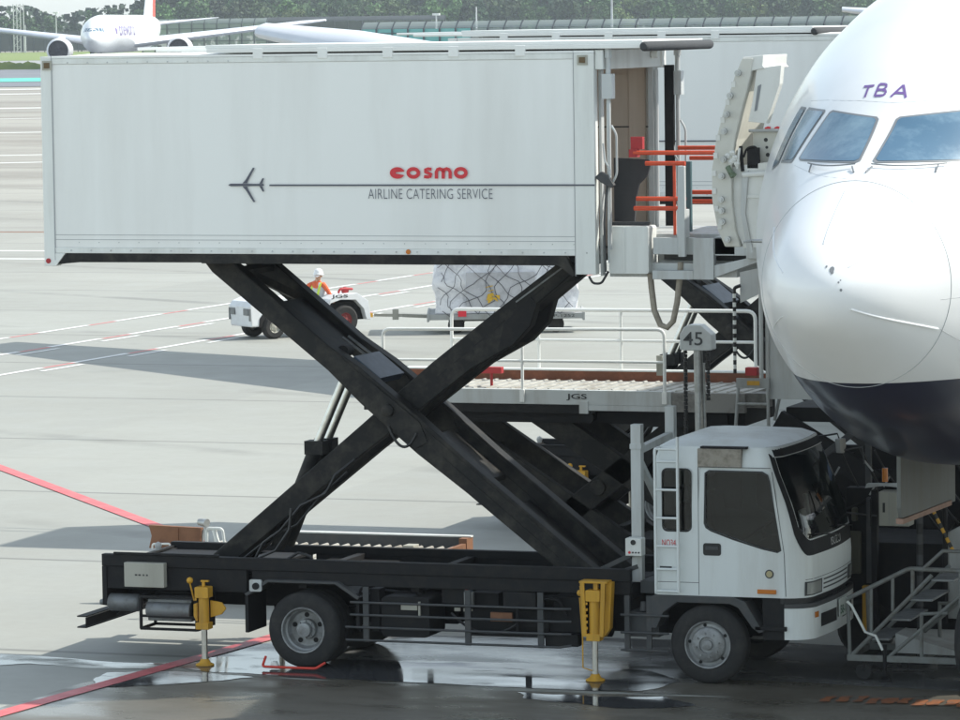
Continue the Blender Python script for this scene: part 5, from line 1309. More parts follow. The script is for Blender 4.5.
b = B(); b.prism([(1.12, 6.95), (1.39, 6.98), (1.37, 6.78), (1.22, 6.36), (1.02, 6.38), (1.07, 6.6)], 'y', -1.76, -1.62); b.prism([(1.13, 6.76), (1.17, 6.78), (1.12, 6.50), (1.09, 6.49)], 'y', -1.768, -1.76, 1); dp(b, 'upper_lining', [CREAM2, GASKET], bevel=.01)
b = B(); b.prism([(.84, 5.9), (1.25, 5.95), (1.38, 5.7), (1.36, 5.05), (.95, 5.02), (.84, 5.3)], 'y', -1.74, -.75); b.box(.96, 1.3, -1.752, -1.74, 5.56, 5.60); b.tube([(.95, -1.76, 5.81), (1.25, -1.76, 5.83)], .03, 10); lo = dp(b, 'lower_lining', CREAM2, bevel=.02)
b = B(); b.prism([(.94, 5.80), (1.02, 5.86), (.98, 5.4), (1.06, 4.98), (1.0, 4.98), (.93, 5.4)], 'y', -1.765, -1.75); dp(b, 'lining_seam', LGREY)
b = B(); b.prism([(1.02, 6.27), (1.55, 6.29), (1.53, 6.2), (1.47, 6.1), (1.45, 5.9), (1.02, 5.86)], 'y', -1.6, -1.54); arm = dp(b, 'hinge_arm', CREAM, bevel=.012)
b = B()
for x, z, r_ in ((1.17, 6.18, .022), (1.34, 6.19, .022), (1.18, 6.10, .016), (1.19, 6.02, .022), (1.22, 5.93, .026), (1.33, 6.05, .018)): b.cyl((x, -1.6, z), (x, -1.604, z), r_, n=14)
dp(b, 'lightening_hole', BLACKT)
b = B(); b.tube([(1.0, -1.66, 6.28), (1.5, -1.66, 6.285)], .018, 8); dp(b, 'hinge_rod', STEEL)
b = B(); b.box(1.0, 1.12, -1.74, -1.66, 5.88, 6.1); b.tube(rounded([(.96, -1.74, 6.0), (1.0, -1.75, 6.1), (1.1, -1.75, 6.12), (1.14, -1.75, 5.95)], .04), .012, 7); b.tube([(.93, -1.75, 6.12), (.95, -1.75, 5.85)], .02, 7); dp(b, 'door_motor', BLACK2)
b = B()
for (x, z) in ((.80, 6.02), (.85, 6.05), (.88, 6.0), (.83, 5.95), (.9, 5.93), (.86, 5.97)): b.lathe([(0, .03), (.03, .018), (.035, 0), (.02, -.03)], (x, -1.79, z), 'z', 8)
b.tube([(.93, -1.79, 6.10), (.90, -1.79, 5.88)], .014, 6); dp(b, 'white_fittings', CREAM2)
b = B(); b.tube([(.80, -1.8, 5.9), (.84, -1.82, 5.84), (.88, -1.8, 5.8)], .03, 7); b.tube([(.82, -1.8, 5.85), (.86, -1.82, 5.79)], .025, 7); dp(b, 'green_connector', mat('dull green fitting', (.12, .16, .1), .5))
# ------------------------------------------------------------------ cargo loader between the two catering trucks
L_ = thing('cargo_loader', 'grey cargo loader with a white railed bridge raised to the aircraft behind the scissor arms', 'loader', (-4, 6.5, 0))
def lp(b, name, m, par=None, **kw):
    b.v = [(x + 4, y - 6.5, z) for x, y, z in b.v]
    return b.build(name, m, par or L_, **kw)
YN, YF = 5.0, 6.72
b = B(); b.box(-6.0, -1.9, YN, YN + .10, 2.67, 2.855); b.box(-2.98, -1.85, YN - .012, YN - .001, 2.6, 2.67); b.box(-3.1, -2.98, YN - .015, YN + .05, 2.56, 2.72); ed = lp(b, 'bridge_edge', LGREY, bevel=.006)
b = B(); b.box(-1.895, -.95, YN + .01, YN + .10, 2.60, 2.84); b.box(-.95, -.7, YN + .1, YN + .4, 2.66, 2.84); lp(b, 'worn_edge', mat('rust stained grey', (.27, .26, .24), .5, dirt_or_sheen=(.06, .05, .04), amt=1.0, scale=3, streak=False))
b = B(); b.box(-6.0, -.9, YN + .11, YF - .2, 2.80, 2.845)
for i in range(30): b.tube([(-5.9 + i * .168, YN + .12, 2.842), (-5.86 + i * .168, YF - .25, 2.842)], .022, 8)
lp(b, 'bridge_deck', ALLOY, smooth=40)
b = B(); b.box(-6.0, -.9, YF - .16, YF, 2.80, 2.965, 0); b.box(-6.0, -.9, YF - .165, YF + .005, 2.966, 2.985, 1); lp(b, 'far_side_rail', [RUST, WHITE2])
b = B(); b.box(-5.9, -1.0, YN + .2, YF - .1, 2.42, 2.66); b.box(-6, -2.9, YN + .02, YN + .09, 2.56, 2.668); b.box(-2.3, -1.2, YN + .1, YN + .5, 2.40, 2.58); b.cyl((-3.0, YN + .05, 2.5), (-3.0, YN + .3, 2.5), .07, n=12); lp(b, 'bridge_underframe', BLACK2)
b = B()
b.tube(rounded([(-5.72, YN, 2.8), (-5.72, YN, 3.60), (-1.98, YN, 3.63), (-1.98, YN, 2.75)], .1), .022, 8); b.tube([(-5.72, YN, 3.21), (-1.98, YN, 3.22)], .018, 8)
for x in (-3.85,): b.tube([(x, YN, 2.72), (x, YN, 3.62)], .02, 8)
b.box(-2.01, -1.95, YN - .03, YN - .002, 2.7, 2.85); b.box(-3.88, -3.82, YN - .03, YN - .002, 2.7, 2.85); lp(b, 'near_railing', WHITE, smooth=50)
b = B(); b.tube(rounded([(-5.4, YF, 2.9), (-5.4, YF, 3.74), (-1.28, YF, 3.75), (-1.28, YF, 2.9)], .12), .024, 8); b.tube([(-5.4, YF, 3.35), (-1.28, YF, 3.35)], .019, 8)
for x in (-4.2, -3.08): b.tube([(x, YF, 2.9), (x, YF, 3.74)], .019, 8)
lp(b, 'far_railing', WHITE, smooth=50)
b = B(); b.box(-4.62, -4.25, YN + .35, YN + .45, 3.02, 3.10); b.cyl((-4.4, YN + .4, 2.85), (-4.4, YN + .4, 3.02), .02, n=8); lp(b, 'red_stop', REDP, bevel=.008)
b = B(); b.box(-.94, -.79, YN, YN + .12, 3.07, 3.17); lp(b, 'red_lamp_box', REDP, bevel=.006)
for (x, z, dx, m_) in ((-2.06, 3.2, .05, BEIGE),): 
    b = B(); b.box(x - .04, x + .03, YN + .05, YN + .1, 3.05, 3.3); lp(b, 'switch_box', m_)
b = B()
for i in range(9):
    b.cyl((-1.06, YN - .03, 3.10 + i * .11), (-1.06, YN - .03, 3.155 + i * .11), .022, n=8, mi=0); b.cyl((-1.06, YN - .03, 3.155 + i * .11), (-1.06, YN - .03, 3.21 + i * .11), .022, n=8, mi=1)
b.tube(rounded([(-1.06, YN - .03, 4.09), (-1.06, YN - .03, 4.16), (-.98, YN - .03, 4.19)], .03), .022, 8); lp(b, 'striped_pole', [BLACKT, WHITE2], smooth=50)
b = B(); b.box(-1.04, -.62, YN - .05, YN, 2.92, 3.04)
for x0, x1 in ((-1.02, -1.06), (-.64, -.63)): b.tube([(x0, YN - .03, 2.92), (x1, YN - .05, 2.3)], .022, 8)
b.tube([(-.55, YN + .3, 2.92), (-.62, YN + .2, 2.5)], .02, 8)
for z in (2.72, 2.42): b.tube([(-1.04, YN - .04, z), (-.63, YN - .04, z)], .02, 8)
lp(b, 'access_ladder', GREYP, smooth=50)
b = B(); b.box(-.90, -.74, YN - .054, YN - .0505, 2.955, 3.01); lp(b, 'yellow_label', YELLOW)
b = B(); b.tube([(-.73, YN, 2.95), (-.73, YN, 4.6)], .028, 10); b.box(-.65, .3, YN + .05, YN + .09, 2.78, 3.95); b.prism([(-1.0, 3.97), (-.76, 4.08), (-.76, 4.62), (-1.0, 4.62)], 'y', YN + .02, YN + .05); b.tube([(-.66, YN + .04, 2.8), (-.66, YN + .04, 4.3)], .025, 8); lp(b, 'wind_shield', LGREY, smooth=40)
# scissors and chassis
b = B()
for y in (YN + .35, YF - .35):
    for p, q in (((-5.3, 2.6), (-2.2, .60)), ((-1.6, 2.62), (-3.5, 1.15)), ((-3.85, 2.6), (-.9, .70))): b.beam((p[0], y, p[1]), (q[0], y, q[1]), .14, .30)
    b.cyl((-2.95, y - .12, 1.6), (-2.95, y + .12, 1.6), .1, n=14)
b.beam((-4.6, YN + .4, 2.0), (-4.6, YF - .4, 2.0), .1, .1); b.beam((-2.7, YN + .4, 1.05), (-2.7, YF - .4, 1.05), .12, .12); lp(b, 'bridge_scissors', BLACK, bevel=.01)
b = B(); b.box(-9.1, 2.8, YN + .15, YN + .3, .26, .44); b.box(-9.1, 2.8, 7.3, 7.45, .26, .435)
for x in (-9.0, -6.5, -4.5, -2, 0, 2.5): b.box(x, x + .2, YN + .302, 7.298, .27, .43)
b.box(-2.6, 2.6, YN + .35, 7.2, .45, .95); b.prism([(-1.9, .95), (2.6, .95), (2.6, 2.2), (.6, 2.3), (-.2, 1.7), (-1.9, 1.4)], 'y', YN + .45, 7.4); b.box(.1, .9, YN + .3, YN + .45, 1.0, 1.9)
for p, q in (((-.6, 2.5), (1.6, 1.2)), ((-.4, 1.0), (2.2, 2.55)), ((1.2, 2.6), (2.6, 1.4))): b.beam((p[0], YN + .25, p[1]), (q[0], YN + .25, q[1]), .14, .28)
b.box(-.5, 2.8, YN + .3, 7.5, 2.48, 2.66); lp(b, 'loader_chassis', BLACK2, bevel=.01)
for x in (-8.4, 1.7, .5):
    for y in (YN + .05, 7.1):
        b = B(); b.lathe([(.08, -.1), (.19, -.11), (.22, -.08), (.22, .08), (.19, .11), (.08, .1)], (x, y, .22), 'y', 28); lp(b, 'loader_wheel', RUBBER, smooth=40)
# lowered main deck with rollers
b = B(); b.box(-9.1, -5.5, YN + .1, 7.6, .44, .47)
for i in range(24): b.tube([(-9.0 + i * .15, YN + .15, .485), (-9.0 + i * .15, 7.5, .485)], .028, 8)
lp(b, 'roller_deck', ALLOY, smooth=40)
b = B(); b.box(-8.3, -5.5, 7.6, 7.68, .44, .625, 0); b.box(-8.3, -5.48, 7.59, 7.69, .626, .645, 1); b.box(-5.6, -5.49, 7.45, 7.70, .38, .624, 2); b.box(-5.56, -5.5, YN + .8, 7.45, .40, .56, 2); lp(b, 'deck_far_rail', [DKGREY, WHITE2, RUST2])
for x, y, s in ((-7.4, 6.4, .12), (-6.9, 5.9, .10), (-6.2, 6.9, .11), (-5.9, 6.2, .09)):
    b = B(); b.box(x, x + s * 1.4, y, y + s * 2, .515, .515 + s * .6); lp(b, 'deck_stop', BEIGE if s > .1 else RUST2, bevel=.006)
b = B(); b.prism([(-9.02, 1.0), (-8.28, .98), (-8.3, .70), (-9.02, .70), (-8.98, .86)], 'y', YN + .0, YN + .08); b.box(-8.62, -8.60, YN - .012, YN - .001, .75, .97); lp(b, 'end_board', RUST2)
b = B(); b.tube(rounded([(-8.95, YN - .05, .70), (-8.95, YN - .05, .76), (-8.7, YN - .05, .77), (-8.7, YN - .05, .70)], .03), .014, 6)
b.tube(rounded([(-8.2, YN, .66), (-8.2, YN, .98), (-7.98, YN, .98), (-7.94, YN, .66)], .05), .02, 8); b.tube([(-8.1, YN, .96), (-8.02, YN, .7)], .03, 6); lp(b, 'white_bracket', WHITE2)
b = B(); b.cyl((-8.30, YN, 1.06), (-8.17, YN - .06, 1.055), .045, .055, n=14); b.cyl((-8.22, YN, .78), (-8.22, YN, 1.03), .015, n=8); b.tube([(-8.28, YN + .05, .6), (-8.28, YN + .05, .95), (-8.12, YN + .05, .95), (-8.10, YN + .05, .6)], .016, 6); lp(b, 'deck_lamp', STEEL, smooth=40)
b = B(); b.box(-3.9, -3.3, 7.0, 7.6, .63, .9); lp(b, 'pallet_stop', BEIGE)
text_o = text('JGS', 'operator_lettering', BLACKT, (-3.27 + 4, YN - 6.5 - .003, 2.725), (1, 0, 0), (0, 0, 1), .27, .085, L_, bold=.012)

# ------------------------------------------------------------------ sign 45 on its pole
S = thing('sign_post', 'tall pole carrying a grey sign with the number 45 behind the truck cab', 'sign', (-1.25, 4.0, 0))
b = B(); b.tube([(.03, 0, 0), (0, 0, 3.5)], .055, 14); b.tube([(.085, .03, .02), (.06, .03, 3.3)], .022, 8); b.lathe([(.3, 0), (.3, .04), (.08, .08)], (.03, 0, 0), 'z', 20); b.build('pole', CHROME if False else STEEL, S, 40)
b = B(); b.prism([(-.205, 3.47), (-.20, 3.66), (-.15, 3.745), (-.09, 3.775), (.06, 3.775), (.20, 3.66), (.205, 3.47), (.15, 3.46), (-.15, 3.46)], 'y', -.10, .10); sg = b.build('sign_box', mat('sign grey', (.66, .69, .69), .5, dirt_or_sheen=(.4, .4, .38), amt=.4, scale=5), S, bevel=.012)
text('45', 'sign_number', mat('sign digits', (.07, .075, .08), .5), (-.155, -.102, 3.525), (1, 0, 0), (0, 0, 1), .245, .165, sg, bold=.006)
b = B()
for x, z0 in ((-.155, 2.2), (.13, 2.85)):
    for i in range(int((3.5 - z0) / .045)): b.tube([(x + .006 * (i % 2), -.02, z0 + i * .045), (x - .006 * (i % 2), -.02, z0 + .04 + i * .045)], .026, 7)
b.tube([(-.155, -.02, 2.2), (-.15, -.02, 1.0)], .03, 8); b.build('black_conduit', HOSEK, S)

# ------------------------------------------------------------------ mobile steps at right
T_ = thing('mobile_steps', 'small grey wheeled steps with a bent handrail in front of the truck bumper', 'steps', (2.2, 1.2, 0))
def sp(b, name, m, **kw):
    b.v = [(x - 2.2, y - 1.2, z) for x, y, z in b.v]; return b.build(name, m, T_, **kw)
b = B()
for y in (.7, 1.6):
    b.beam((1.45, y, .26), (3.1, y, .26), .05, .07); b.tube([(1.47, y, .26), (2.42, y, 1.22)], .024, 8); b.tube([(1.47, y, .28), (1.45, y, .93)], .022, 8)
    b.tube([(1.9, y, .26), (2.75, y, 1.0)] if y < 1 else [(1.9, y, .26), (2.75, y, 1.0)], .022, 8); b.tube([(2.3, y, .28), (2.3, y, .80)], .022, 8); b.tube([(2.75, y, .28), (2.75, y, 1.28)], .024, 8); b.tube([(2.3, y, .78), (2.6, y, .80)], .02, 8)
for x in (1.46, 2.3, 3.08): b.beam((x, .7, .26), (x, 1.6, .26), .05, .06)
sp(b, 'steps_frame', mat('steps grey', (.17, .18, .17), .5, dirt_or_sheen=(.10, .08, .06), amt=.7, scale=7), smooth=40)
b = B(); b.tube(rounded([(1.45, .7, .93), (2.16, .7, 1.29), (2.75, .7, 1.28)], .05), .026, 8); b.tube([(1.72, .7, .55), (1.72, .7, 1.06)], .02, 8); b.tube([(1.97, .7, .8), (1.97, .7, 1.18)], .02, 8); b.tube([(2.2, .7, 1.0), (2.2, .7, 1.28)], .022, 8); b.tube([(2.3, .7, 1.27), (2.55, .7, 1.5), (2.8, .7, 1.5)], .022, 8); sp(b, 'handrail', MATS['steps grey'], smooth=50)
b = B()
for i in range(4): b.box(1.66 + .25 * i, 1.92 + .25 * i, .72, 1.58, .46 + .23 * i, .485 + .23 * i)
sp(b, 'tread', MUFF, bevel=.004)
b = B(); b.tube([(1.45, .66, .9), (1.5, .66, .86), (1.66, .66, .56), (1.78, .66, .52), (1.86, .66, .36)], .016, 7); sp(b, 'white_cord', WHITE2, smooth=60)
b = B(); b.prism([(1.95, .30), (1.95, .52), (2.75, .32), (2.75, .29)], 'y', .9, 1.4); sp(b, 'ramp_panel', GREYP)
for x, y in ((1.62, .75), (1.62, 1.55), (2.95, .75), (2.95, 1.55)):
    b = B(); b.lathe([(.03, -.03), (.085, -.03), (.095, -.02), (.095, .02), (.085, .03), (.03, .03)], (x, y, .098), 'y', 20); b.beam((x + .03, y, .23), (x, y + .04, .1), .02, .05); b.beam((x + .03, y, .23), (x, y - .04, .1), .02, .05); sp(b, 'castor', RUBBER, smooth=40)
b = B(); b.cyl((1.88, .68, .05), (1.88, .68, .42), .025, n=10); b.lathe([(.06, 0), (.06, .02), (.02, .05)], (1.88, .68, .01), 'z', 12); b.box(2.05, 2.12, .75, .8, .14, .23); sp(b, 'screw_foot', BLACK2)
b = B(); b.box(2.78, 3.15, .66, .9, .29, .64); sp(b, 'white_panel', WHITE2, bevel=.006)

# ------------------------------------------------------------------ ground power cart and striped posts under the nose
G = thing('ground_power_cart', 'ground power cart with a pale switch cabinet, its dark body filling the nose shade', 'cart', (2.0, 3.0, 0))
def gp(b, name, m, par=None, **kw):
    b.v = [(x - 2.0, y - 3.0, z) for x, y, z in b.v]; return b.build(name, m, par or G, **kw)
b = B(); b.box(.9, 3.2, 2.5, 3.9, .35, 1.35); b.box(1.0, 1.35, 2.4, 2.6, 1.35, 2.0); b.box(1.35, 1.42, 2.2, 2.3, .3, 2.0); b.tube(hang((.9, 2.6, 1.5), (1.9, 2.4, 2.1), .15), .03, 8); b.tube(hang((.6, 2.4, 1.7), (1.5, 2.4, 2.05), .12), .025, 8); gp(b, 'cart_shade_body', BLACK2, bevel=.02)  # dark body added to fill the shaded area under the nose
b = B(); b.box(1.48, 1.84, 2.05, 2.3, 1.60, 2.0); cb = gp(b, 'switch_cabinet', BEIGE, bevel=.01)
b = B(); b.box(1.53, 1.555, 2.035, 2.05, 1.76, 1.87); gp(b, 'cabinet_handle', BLACKT, cb)
b = B(); b.box(1.60, 1.603, 2.047, 2.05, 1.61, 1.99); gp(b, 'cabinet_seam', GASKET, cb)
b = B(); b.box(1.28, 1.40, 2.25, 2.35, .9, 1.9); gp(b, 'grey_column', DKGREY)
b = B(); b.box(1.05, 1.2, 2.28, 2.36, 1.0, 1.5); b.box(1.1, 1.16, 2.25, 2.36, 1.62, 1.78); gp(b, 'khaki_cover', mat('khaki cover', (.10, .095, .07), .8, bump=.3), bevel=.02)
b = B(); b.box(1.25, 1.36, 2.15, 2.25, .35, .88); gp(b, 'yellow_post', YELLOW, bevel=.006)
for x in (1.2, 2.9):
    b = B(); b.lathe([(.1, -.1), (.3, -.1), (.34, -.06), (.34, .06), (.3, .1), (.1, .1)], (x, 2.55, .34), 'y', 24); gp(b, 'cart_wheel', RUBBER, smooth=40)
b = B()
for i in range(9):
    x = .7 + .22 * i; b.tube(hang((x, 2.35 + .1 * (i % 3), 2.45), (x + .5, 2.6, 1.5 + .08 * (i % 4)), .1), .012 + .004 * (i % 3), 6)
gp(b, 'hanging_cables', HOSEK, smooth=60)
for i, (x, z, m_) in enumerate(((.95, 2.25, STEEL), (1.25, 2.33, LGREY), (1.55, 2.15, STEEL), (1.75, 2.40, LGREY), (1.38, 2.05, STEEL), (1.95, 2.22, STEEL))):
    b = B(); b.beam((x, 2.3, z), (x + (.1 if i % 2 else -.07), 2.3, z - .12), .018, .018); gp(b, 'steel_rod', m_)
b = B(); b.cyl((1.52, 2.2, 2.1), (1.52, 2.2, 2.26), .035, n=10); gp(b, 'orange_valve', LAMPO, smooth=40)
b = B(); b.prism([(1.28, 2.02), (1.5, 2.05), (1.75, 2.03), (1.74, 2.08), (1.3, 2.07)], 'y', 2.2, 2.3); gp(b, 'pale_tray', LGREY)
Q = thing('striped_post', 'black and white striped post beside the pale cabinet under the nose', 'post', (2.0, 1.9, 0))
b = B()
for i in range(17): b.cyl((0, 0, .1 + i * .12), (0, 0, .22 + i * .12), .04, n=10, mi=i % 2)
b.lathe([(.2, 0), (.2, .05), (.05, .1)], (0, 0, 0), 'z', 16); b.build('post', [BLACKT, DKGREY], Q, 40)
b = B()
for i in range(14):
    a, c = V((.02, -.02, 2.1)).lerp(V((.42, -.1, 1.35)), i / 14), V((.02, -.02, 2.1)).lerp(V((.42, -.1, 1.35)), (i + 1) / 14); b.tube([a, c], .022, 8, i % 2)
b.build('chain', [BLACKT, YELLOW], Q, 40)
W = thing('baggage_cart', 'pale panelled cart cut off by the right edge of the frame under the nose', 'cart', (3.3, 2.6, 0))
b = B(); b.prism([(-1.0, .55), (-1.0, 1.55), (-.5, 1.8), (.6, 1.8), (.6, .55)], 'y', -.6, .0); b.box(-.6, .55, -.1, .0, 1.802, 1.82); b.build('body', GREYP, W, bevel=.015)
b = B(); b.box(-1.02, .6, -.55, .0, .45, .53); b.tube([(-1.02, -.62, .5), (-1.02, -.62, 1.9)], .03, 8); b.build('base_frame', BLACK2, W)
b = B(); b.tube(hang((-.75, -.615, 1.35), (-.4, -.615, 1.1), -.1), .018, 6); b.build('red_hose', REDP, W)
for x in (-.7, .35):
    b = B(); b.lathe([(.08, -.06), (.2, -.07), (.23, -.04), (.23, .04), (.2, .07), (.08, .06)], (x, -.4, .23), 'y', 22); b.build('wheel', RUBBER, W, 40)
# bar standing up behind the cab roof
K = thing('tow_bar_stand', 'tan bar leaning up to a bright blue rod below the nose', 'stand', (1.2, 4.2, 0))
b = B(); b.beam((-.9, -.1, 2.2), (-.35, -.1, 2.62), .06, .08); b.beam((-.35, -.1, 2.62), (-.35, -.1, 0), .07, .07); b.build('bar', DKGREY, K, bevel=.006)
b = B(); b.beam((-.28, -.15, 2.6), (.12, -.15, 2.28), .05, .06); b.build('blue_rod', mat('pale blue rod', (.28, .38, .62), .3), K)
b = B(); b.prism([(.1, 2.3), (.12, 2.42), (.45, 2.30), (.45, 2.26)], 'y', -.2, -.1); b.build('bracket', BEIGE, K)

# ------------------------------------------------------------------ boarding bridge just out of frame, added to shade the slab at bottom right
BB = thing('unseen_boarding_bridge', 'unseen grey boarding bridge added beside the aircraft nose to shade the slab', 'bridge', (9.5, -4.0, 0))
b = B(); d_ = V((.55, -.83, 0)); n_ = V((.83, .55, 0))
p0, p1 = V((-3.0, 5.1, 0)), V((5.5, -9.0, 0))
b.loft([[p + n_ * o + V((0, 0, z)) for o, z in ((-1.6, 3.3), (1.6, 3.3), (1.6, 6.3), (-1.6, 6.3))] for p in (p0, p1)]); b.build('tunnel', LGREY, BB, bevel=.05)
b = B(); b.loft([[p + n_ * o + V((0, 0, z)) for o, z in ((-1.65, 4.3), (-1.61, 4.3), (-1.61, 5.4), (-1.65, 5.4))] for p in (p0 + d_, p1 - d_)]); b.build('window_band', GLASSD, BB)
b = B(); b.cyl((2.5, -4.2, 0), (2.5, -4.2, 3.3), .45, n=20); b.box(1.6, 3.4, -5.0, -3.4, 0, .5); b.build('support_column', GREYP, BB, 40)

# ------------------------------------------------------------------ wheel chock bar
C_ = thing('wheel_chock', 'red tubular chock bar lying by the rear wheel of the near truck', 'chock', (-4.95, -.15, 0))
b = B(); b.tube(rounded([(-.38, .05, .14), (-.38, -.05, .05), (-.34, -.10, .045), (.30, -.10, .045), (.38, .0, .1)], .03), .016, 8); b.build('bar', mat('chock red', (.6, .05, .03), .35), C_, 50)
b = B(); b.prism([(-.3, .02), (-.18, .02), (-.22, .10), (-.27, .10)], 'y', -.06, .02); b.build('block', WHITE2, C_, bevel=.01)

# ------------------------------------------------------------------ tow tractor, driver, dolly, cargo, cone
RZ = math.radians(51)
TG = thing('tow_tractor', 'white open tow tractor with the letters on its rear wing, driven across the apron', 'tractor', (-24.7, 50.05, 0), RZ)
# local: nose towards -x, near (left) side is -y after the turn
b = B(); b.prism([(-1.62, .30), (-1.66, .78), (-1.58, .90), (-1.35, .98), (-.55, .98), (-.5, .62), (-.7, .55), (-.78, .32)], 'y', -.52, .52); hd = b.build('bonnet', TUGW, TG, bevel=.03)
b = B(); b.prism([(-.52, .35), (-.5, .66), (.2, .66), (.3, .42), (.3, .3)], 'y', -.55, .55); b.build('floor_body', TUGW, TG, bevel=.02)
b = B(); b.prism([(.45, .70), (.5, .88), (.68, .97), (1.25, 1.0), (1.55, .80), (1.62, .35), (1.5, .35), (1.42, .62), (1.2, .84), (.78, .86), (.5, .78), (.36, .45)], 'y', -.62, .62); rw = b.build('rear_wing', TUGW, TG, bevel=.025)
b = B(); b.box(.35, 1.55, -.45, .45, .35, .8); b.build('rear_deck', BLACK2, TG)
text('JGS', 'operator_lettering', BLACKT, (.52, -.623, .885), (1, 0, 0), (0, 0, 1), .46, .10, rw, bold=.015)
for x, r_, rim in ((-1.02, .29, BEIGE), (.92, .36, mat('dull red hub', (.22, .03, .03), .6, dirt_or_sheen=(.08, .05, .04), amt=.8, scale=9))):
    for y in (-.5, .5):
        s = -1 if y < 0 else 1
        w = B(); w.lathe([(r_ * .5, -.1), (r_ * .85, -.11), (r_, -.06), (r_, .06), (r_ * .85, .11), (r_ * .5, .1)], (x, y, r_), 'y', 28, cap=False); wo = w.build('wheel', RUBBER, TG, 40)
        w = B(); w.lathe([(r_ * .52, .09 * s), (r_ * .4, .06 * s), (r_ * .18, .08 * s), (0, .09 * s)], (x, y, r_), 'y', 20, cap=False)
        for k in range(5): w.cyl((x + r_ * .3 * math.cos(k * 1.257), y + .07 * s, r_ + r_ * .3 * math.sin(k * 1.257)), (x + r_ * .3 * math.cos(k * 1.257), y + .09 * s, r_ + r_ * .3 * math.sin(k * 1.257)), .02, n=8)
        w.build('rim', rim, wo, 40)
b = B(); b.prism([(-1.42, .3), (-1.4, .5), (-1.25, .68), (-.8, .68), (-.64, .5), (-.62, .3)], 'y', -.535, -.521); b.prism([(-1.42, .3), (-1.4, .5), (-1.25, .68), (-.8, .68), (-.64, .5), (-.62, .3)], 'y', .521, .535); b.build('wheel_arch', BLACK2, TG)
for y in (-.33, .33):
    b = B(); b.box(-1.675, -1.64, y - .12, y + .12, .58, .74); b.box(-1.672, -1.63, y - (.2 if y < 0 else -.14), y - (.15 if y < 0 else -.19), .45, .74); b.build('headlamp', MUFF, TG, bevel=.01)
b = B(); b.box(.25, .75, -.42, .42, .50, .64); b.box(.72, .82, -.40, .40, .60, .98); b.build('seat', BLACKT, TG, bevel=.03)
b = B(); b.tube([(-.5, -.05, .85), (.10, -.1, .94)], .025, 8); c = V((.11, -.1, .95)); n_ = V((.9, 0, .45)).normalized(); u_ = V((0, 1, 0)); v_ = n_.cross(u_)
b.tube([c + (u_ * math.cos(t) + v_ * math.sin(t)) * .18 for t in [k * math.pi / 10 for k in range(21)]], .015, 6); b.build('steering_wheel', BLACKT, TG, 60)
b = B(); b.tube(rounded([(.9, -.3, 1.0), (.95, -.3, 1.1), (1.3, -.3, 1.08), (1.3, .1, 1.08)], .05), .03, 8); b.lathe([(.03, -.06), (.08, -.04), (.09, .03), (.04, .08)], (1.12, -.25, 1.05), 'y', 16); b.build('red_hose_reel', REDP, TG, 50)
b = B(); b.beam((1.5, 0, .42), (2.0, 0, .40), .12, .10); b.build('hitch', YELLOW, TG)

def skin_body(name, joints, edges, parent, loc, matf, mats_):
    me = bpy.data.meshes.new(name + '_src'); keys = list(joints); me.from_pydata([joints[k][0] for k in keys], [(keys.index(a), keys.index(c)) for a, c in edges], [])
    o = bpy.data.objects.new(name + '_src', me); COL.objects.link(o)
    o.modifiers.new('s', 'SKIN'); 
    for i, k in enumerate(keys):
        sv = me.skin_vertices[0].data[i]; r_ = joints[k][1]; sv.radius = r_ if isinstance(r_, tuple) else (r_, r_); sv.use_root = (i == 0)
    sd = o.modifiers.new('d', 'SUBSURF'); sd.levels = 2; sd.render_levels = 2
    bpy.context.view_layer.update()
    m2 = bpy.data.meshes.new_from_object(o.evaluated_get(bpy.context.evaluated_depsgraph_get())); bpy.data.objects.remove(o)
    m2.materials.clear()
    for m in mats_: m2.materials.append(m)
    for p in m2.polygons: p.use_smooth = True; p.material_index = matf(p.center)
    m2.name = name; q = bpy.data.objects.new(name, m2); COL.objects.link(q)
    if parent: q.parent = parent
    return q
PS = thing('person', 'seated driver in orange shirt, lime edged vest and white hard hat on the tractor', 'person', (-24.7 + .42 * math.cos(RZ), 50.05 + .42 * math.sin(RZ), -.13), RZ + math.radians(48))
J = {'pelvis': ((.18, -.02, .84), (.15, .12)), 'waist': ((.17, -.03, .99), (.14, .11)), 'chest': ((.14, -.04, 1.20), (.17, .12)), 'neck0': ((.12, -.05, 1.36), .075), 'neck': ((.10, -.06, 1.44), .055),
     'head': ((.07, -.08, 1.53), (.082, .09)), 'crown': ((.07, -.08, 1.63), (.075, .085)),
     'shl': ((.08, -.21, 1.33), .065), 'ell': ((.07, -.36, 1.10), .052), 'wrl': ((-.06, -.44, .96), .036), 'hal': ((-.12, -.47, .95), .036),
     'shr': ((.10, .16, 1.33), .065), 'elr': ((.05, .33, 1.11), .052), 'wrr': ((-.10, .46, 1.03), .036), 'har': ((-.16, .50, 1.04), .036),
     'hpl': ((.12, -.13, .83), .10), 'knl': ((-.20, .12, .82), .075), 'anl': ((-.22, .16, .72), .052), 'hpr': ((.12, .10, .83), .10), 'knr': ((-.02, .42, .82), .075), 'anr': ((-.05, .46, .72), .052)}
E_ = [('pelvis', 'waist'), ('waist', 'chest'), ('chest', 'neck0'), ('neck0', 'neck'), ('neck', 'head'), ('head', 'crown'), ('neck0', 'shl'), ('shl', 'ell'), ('ell', 'wrl'), ('wrl', 'hal'), ('neck0', 'shr'), ('shr', 'elr'), ('elr', 'wrr'), ('wrr', 'har'), ('pelvis', 'hpl'), ('hpl', 'knl'), ('knl', 'anl'), ('pelvis', 'hpr'), ('hpr', 'knr'), ('knr', 'anr')]
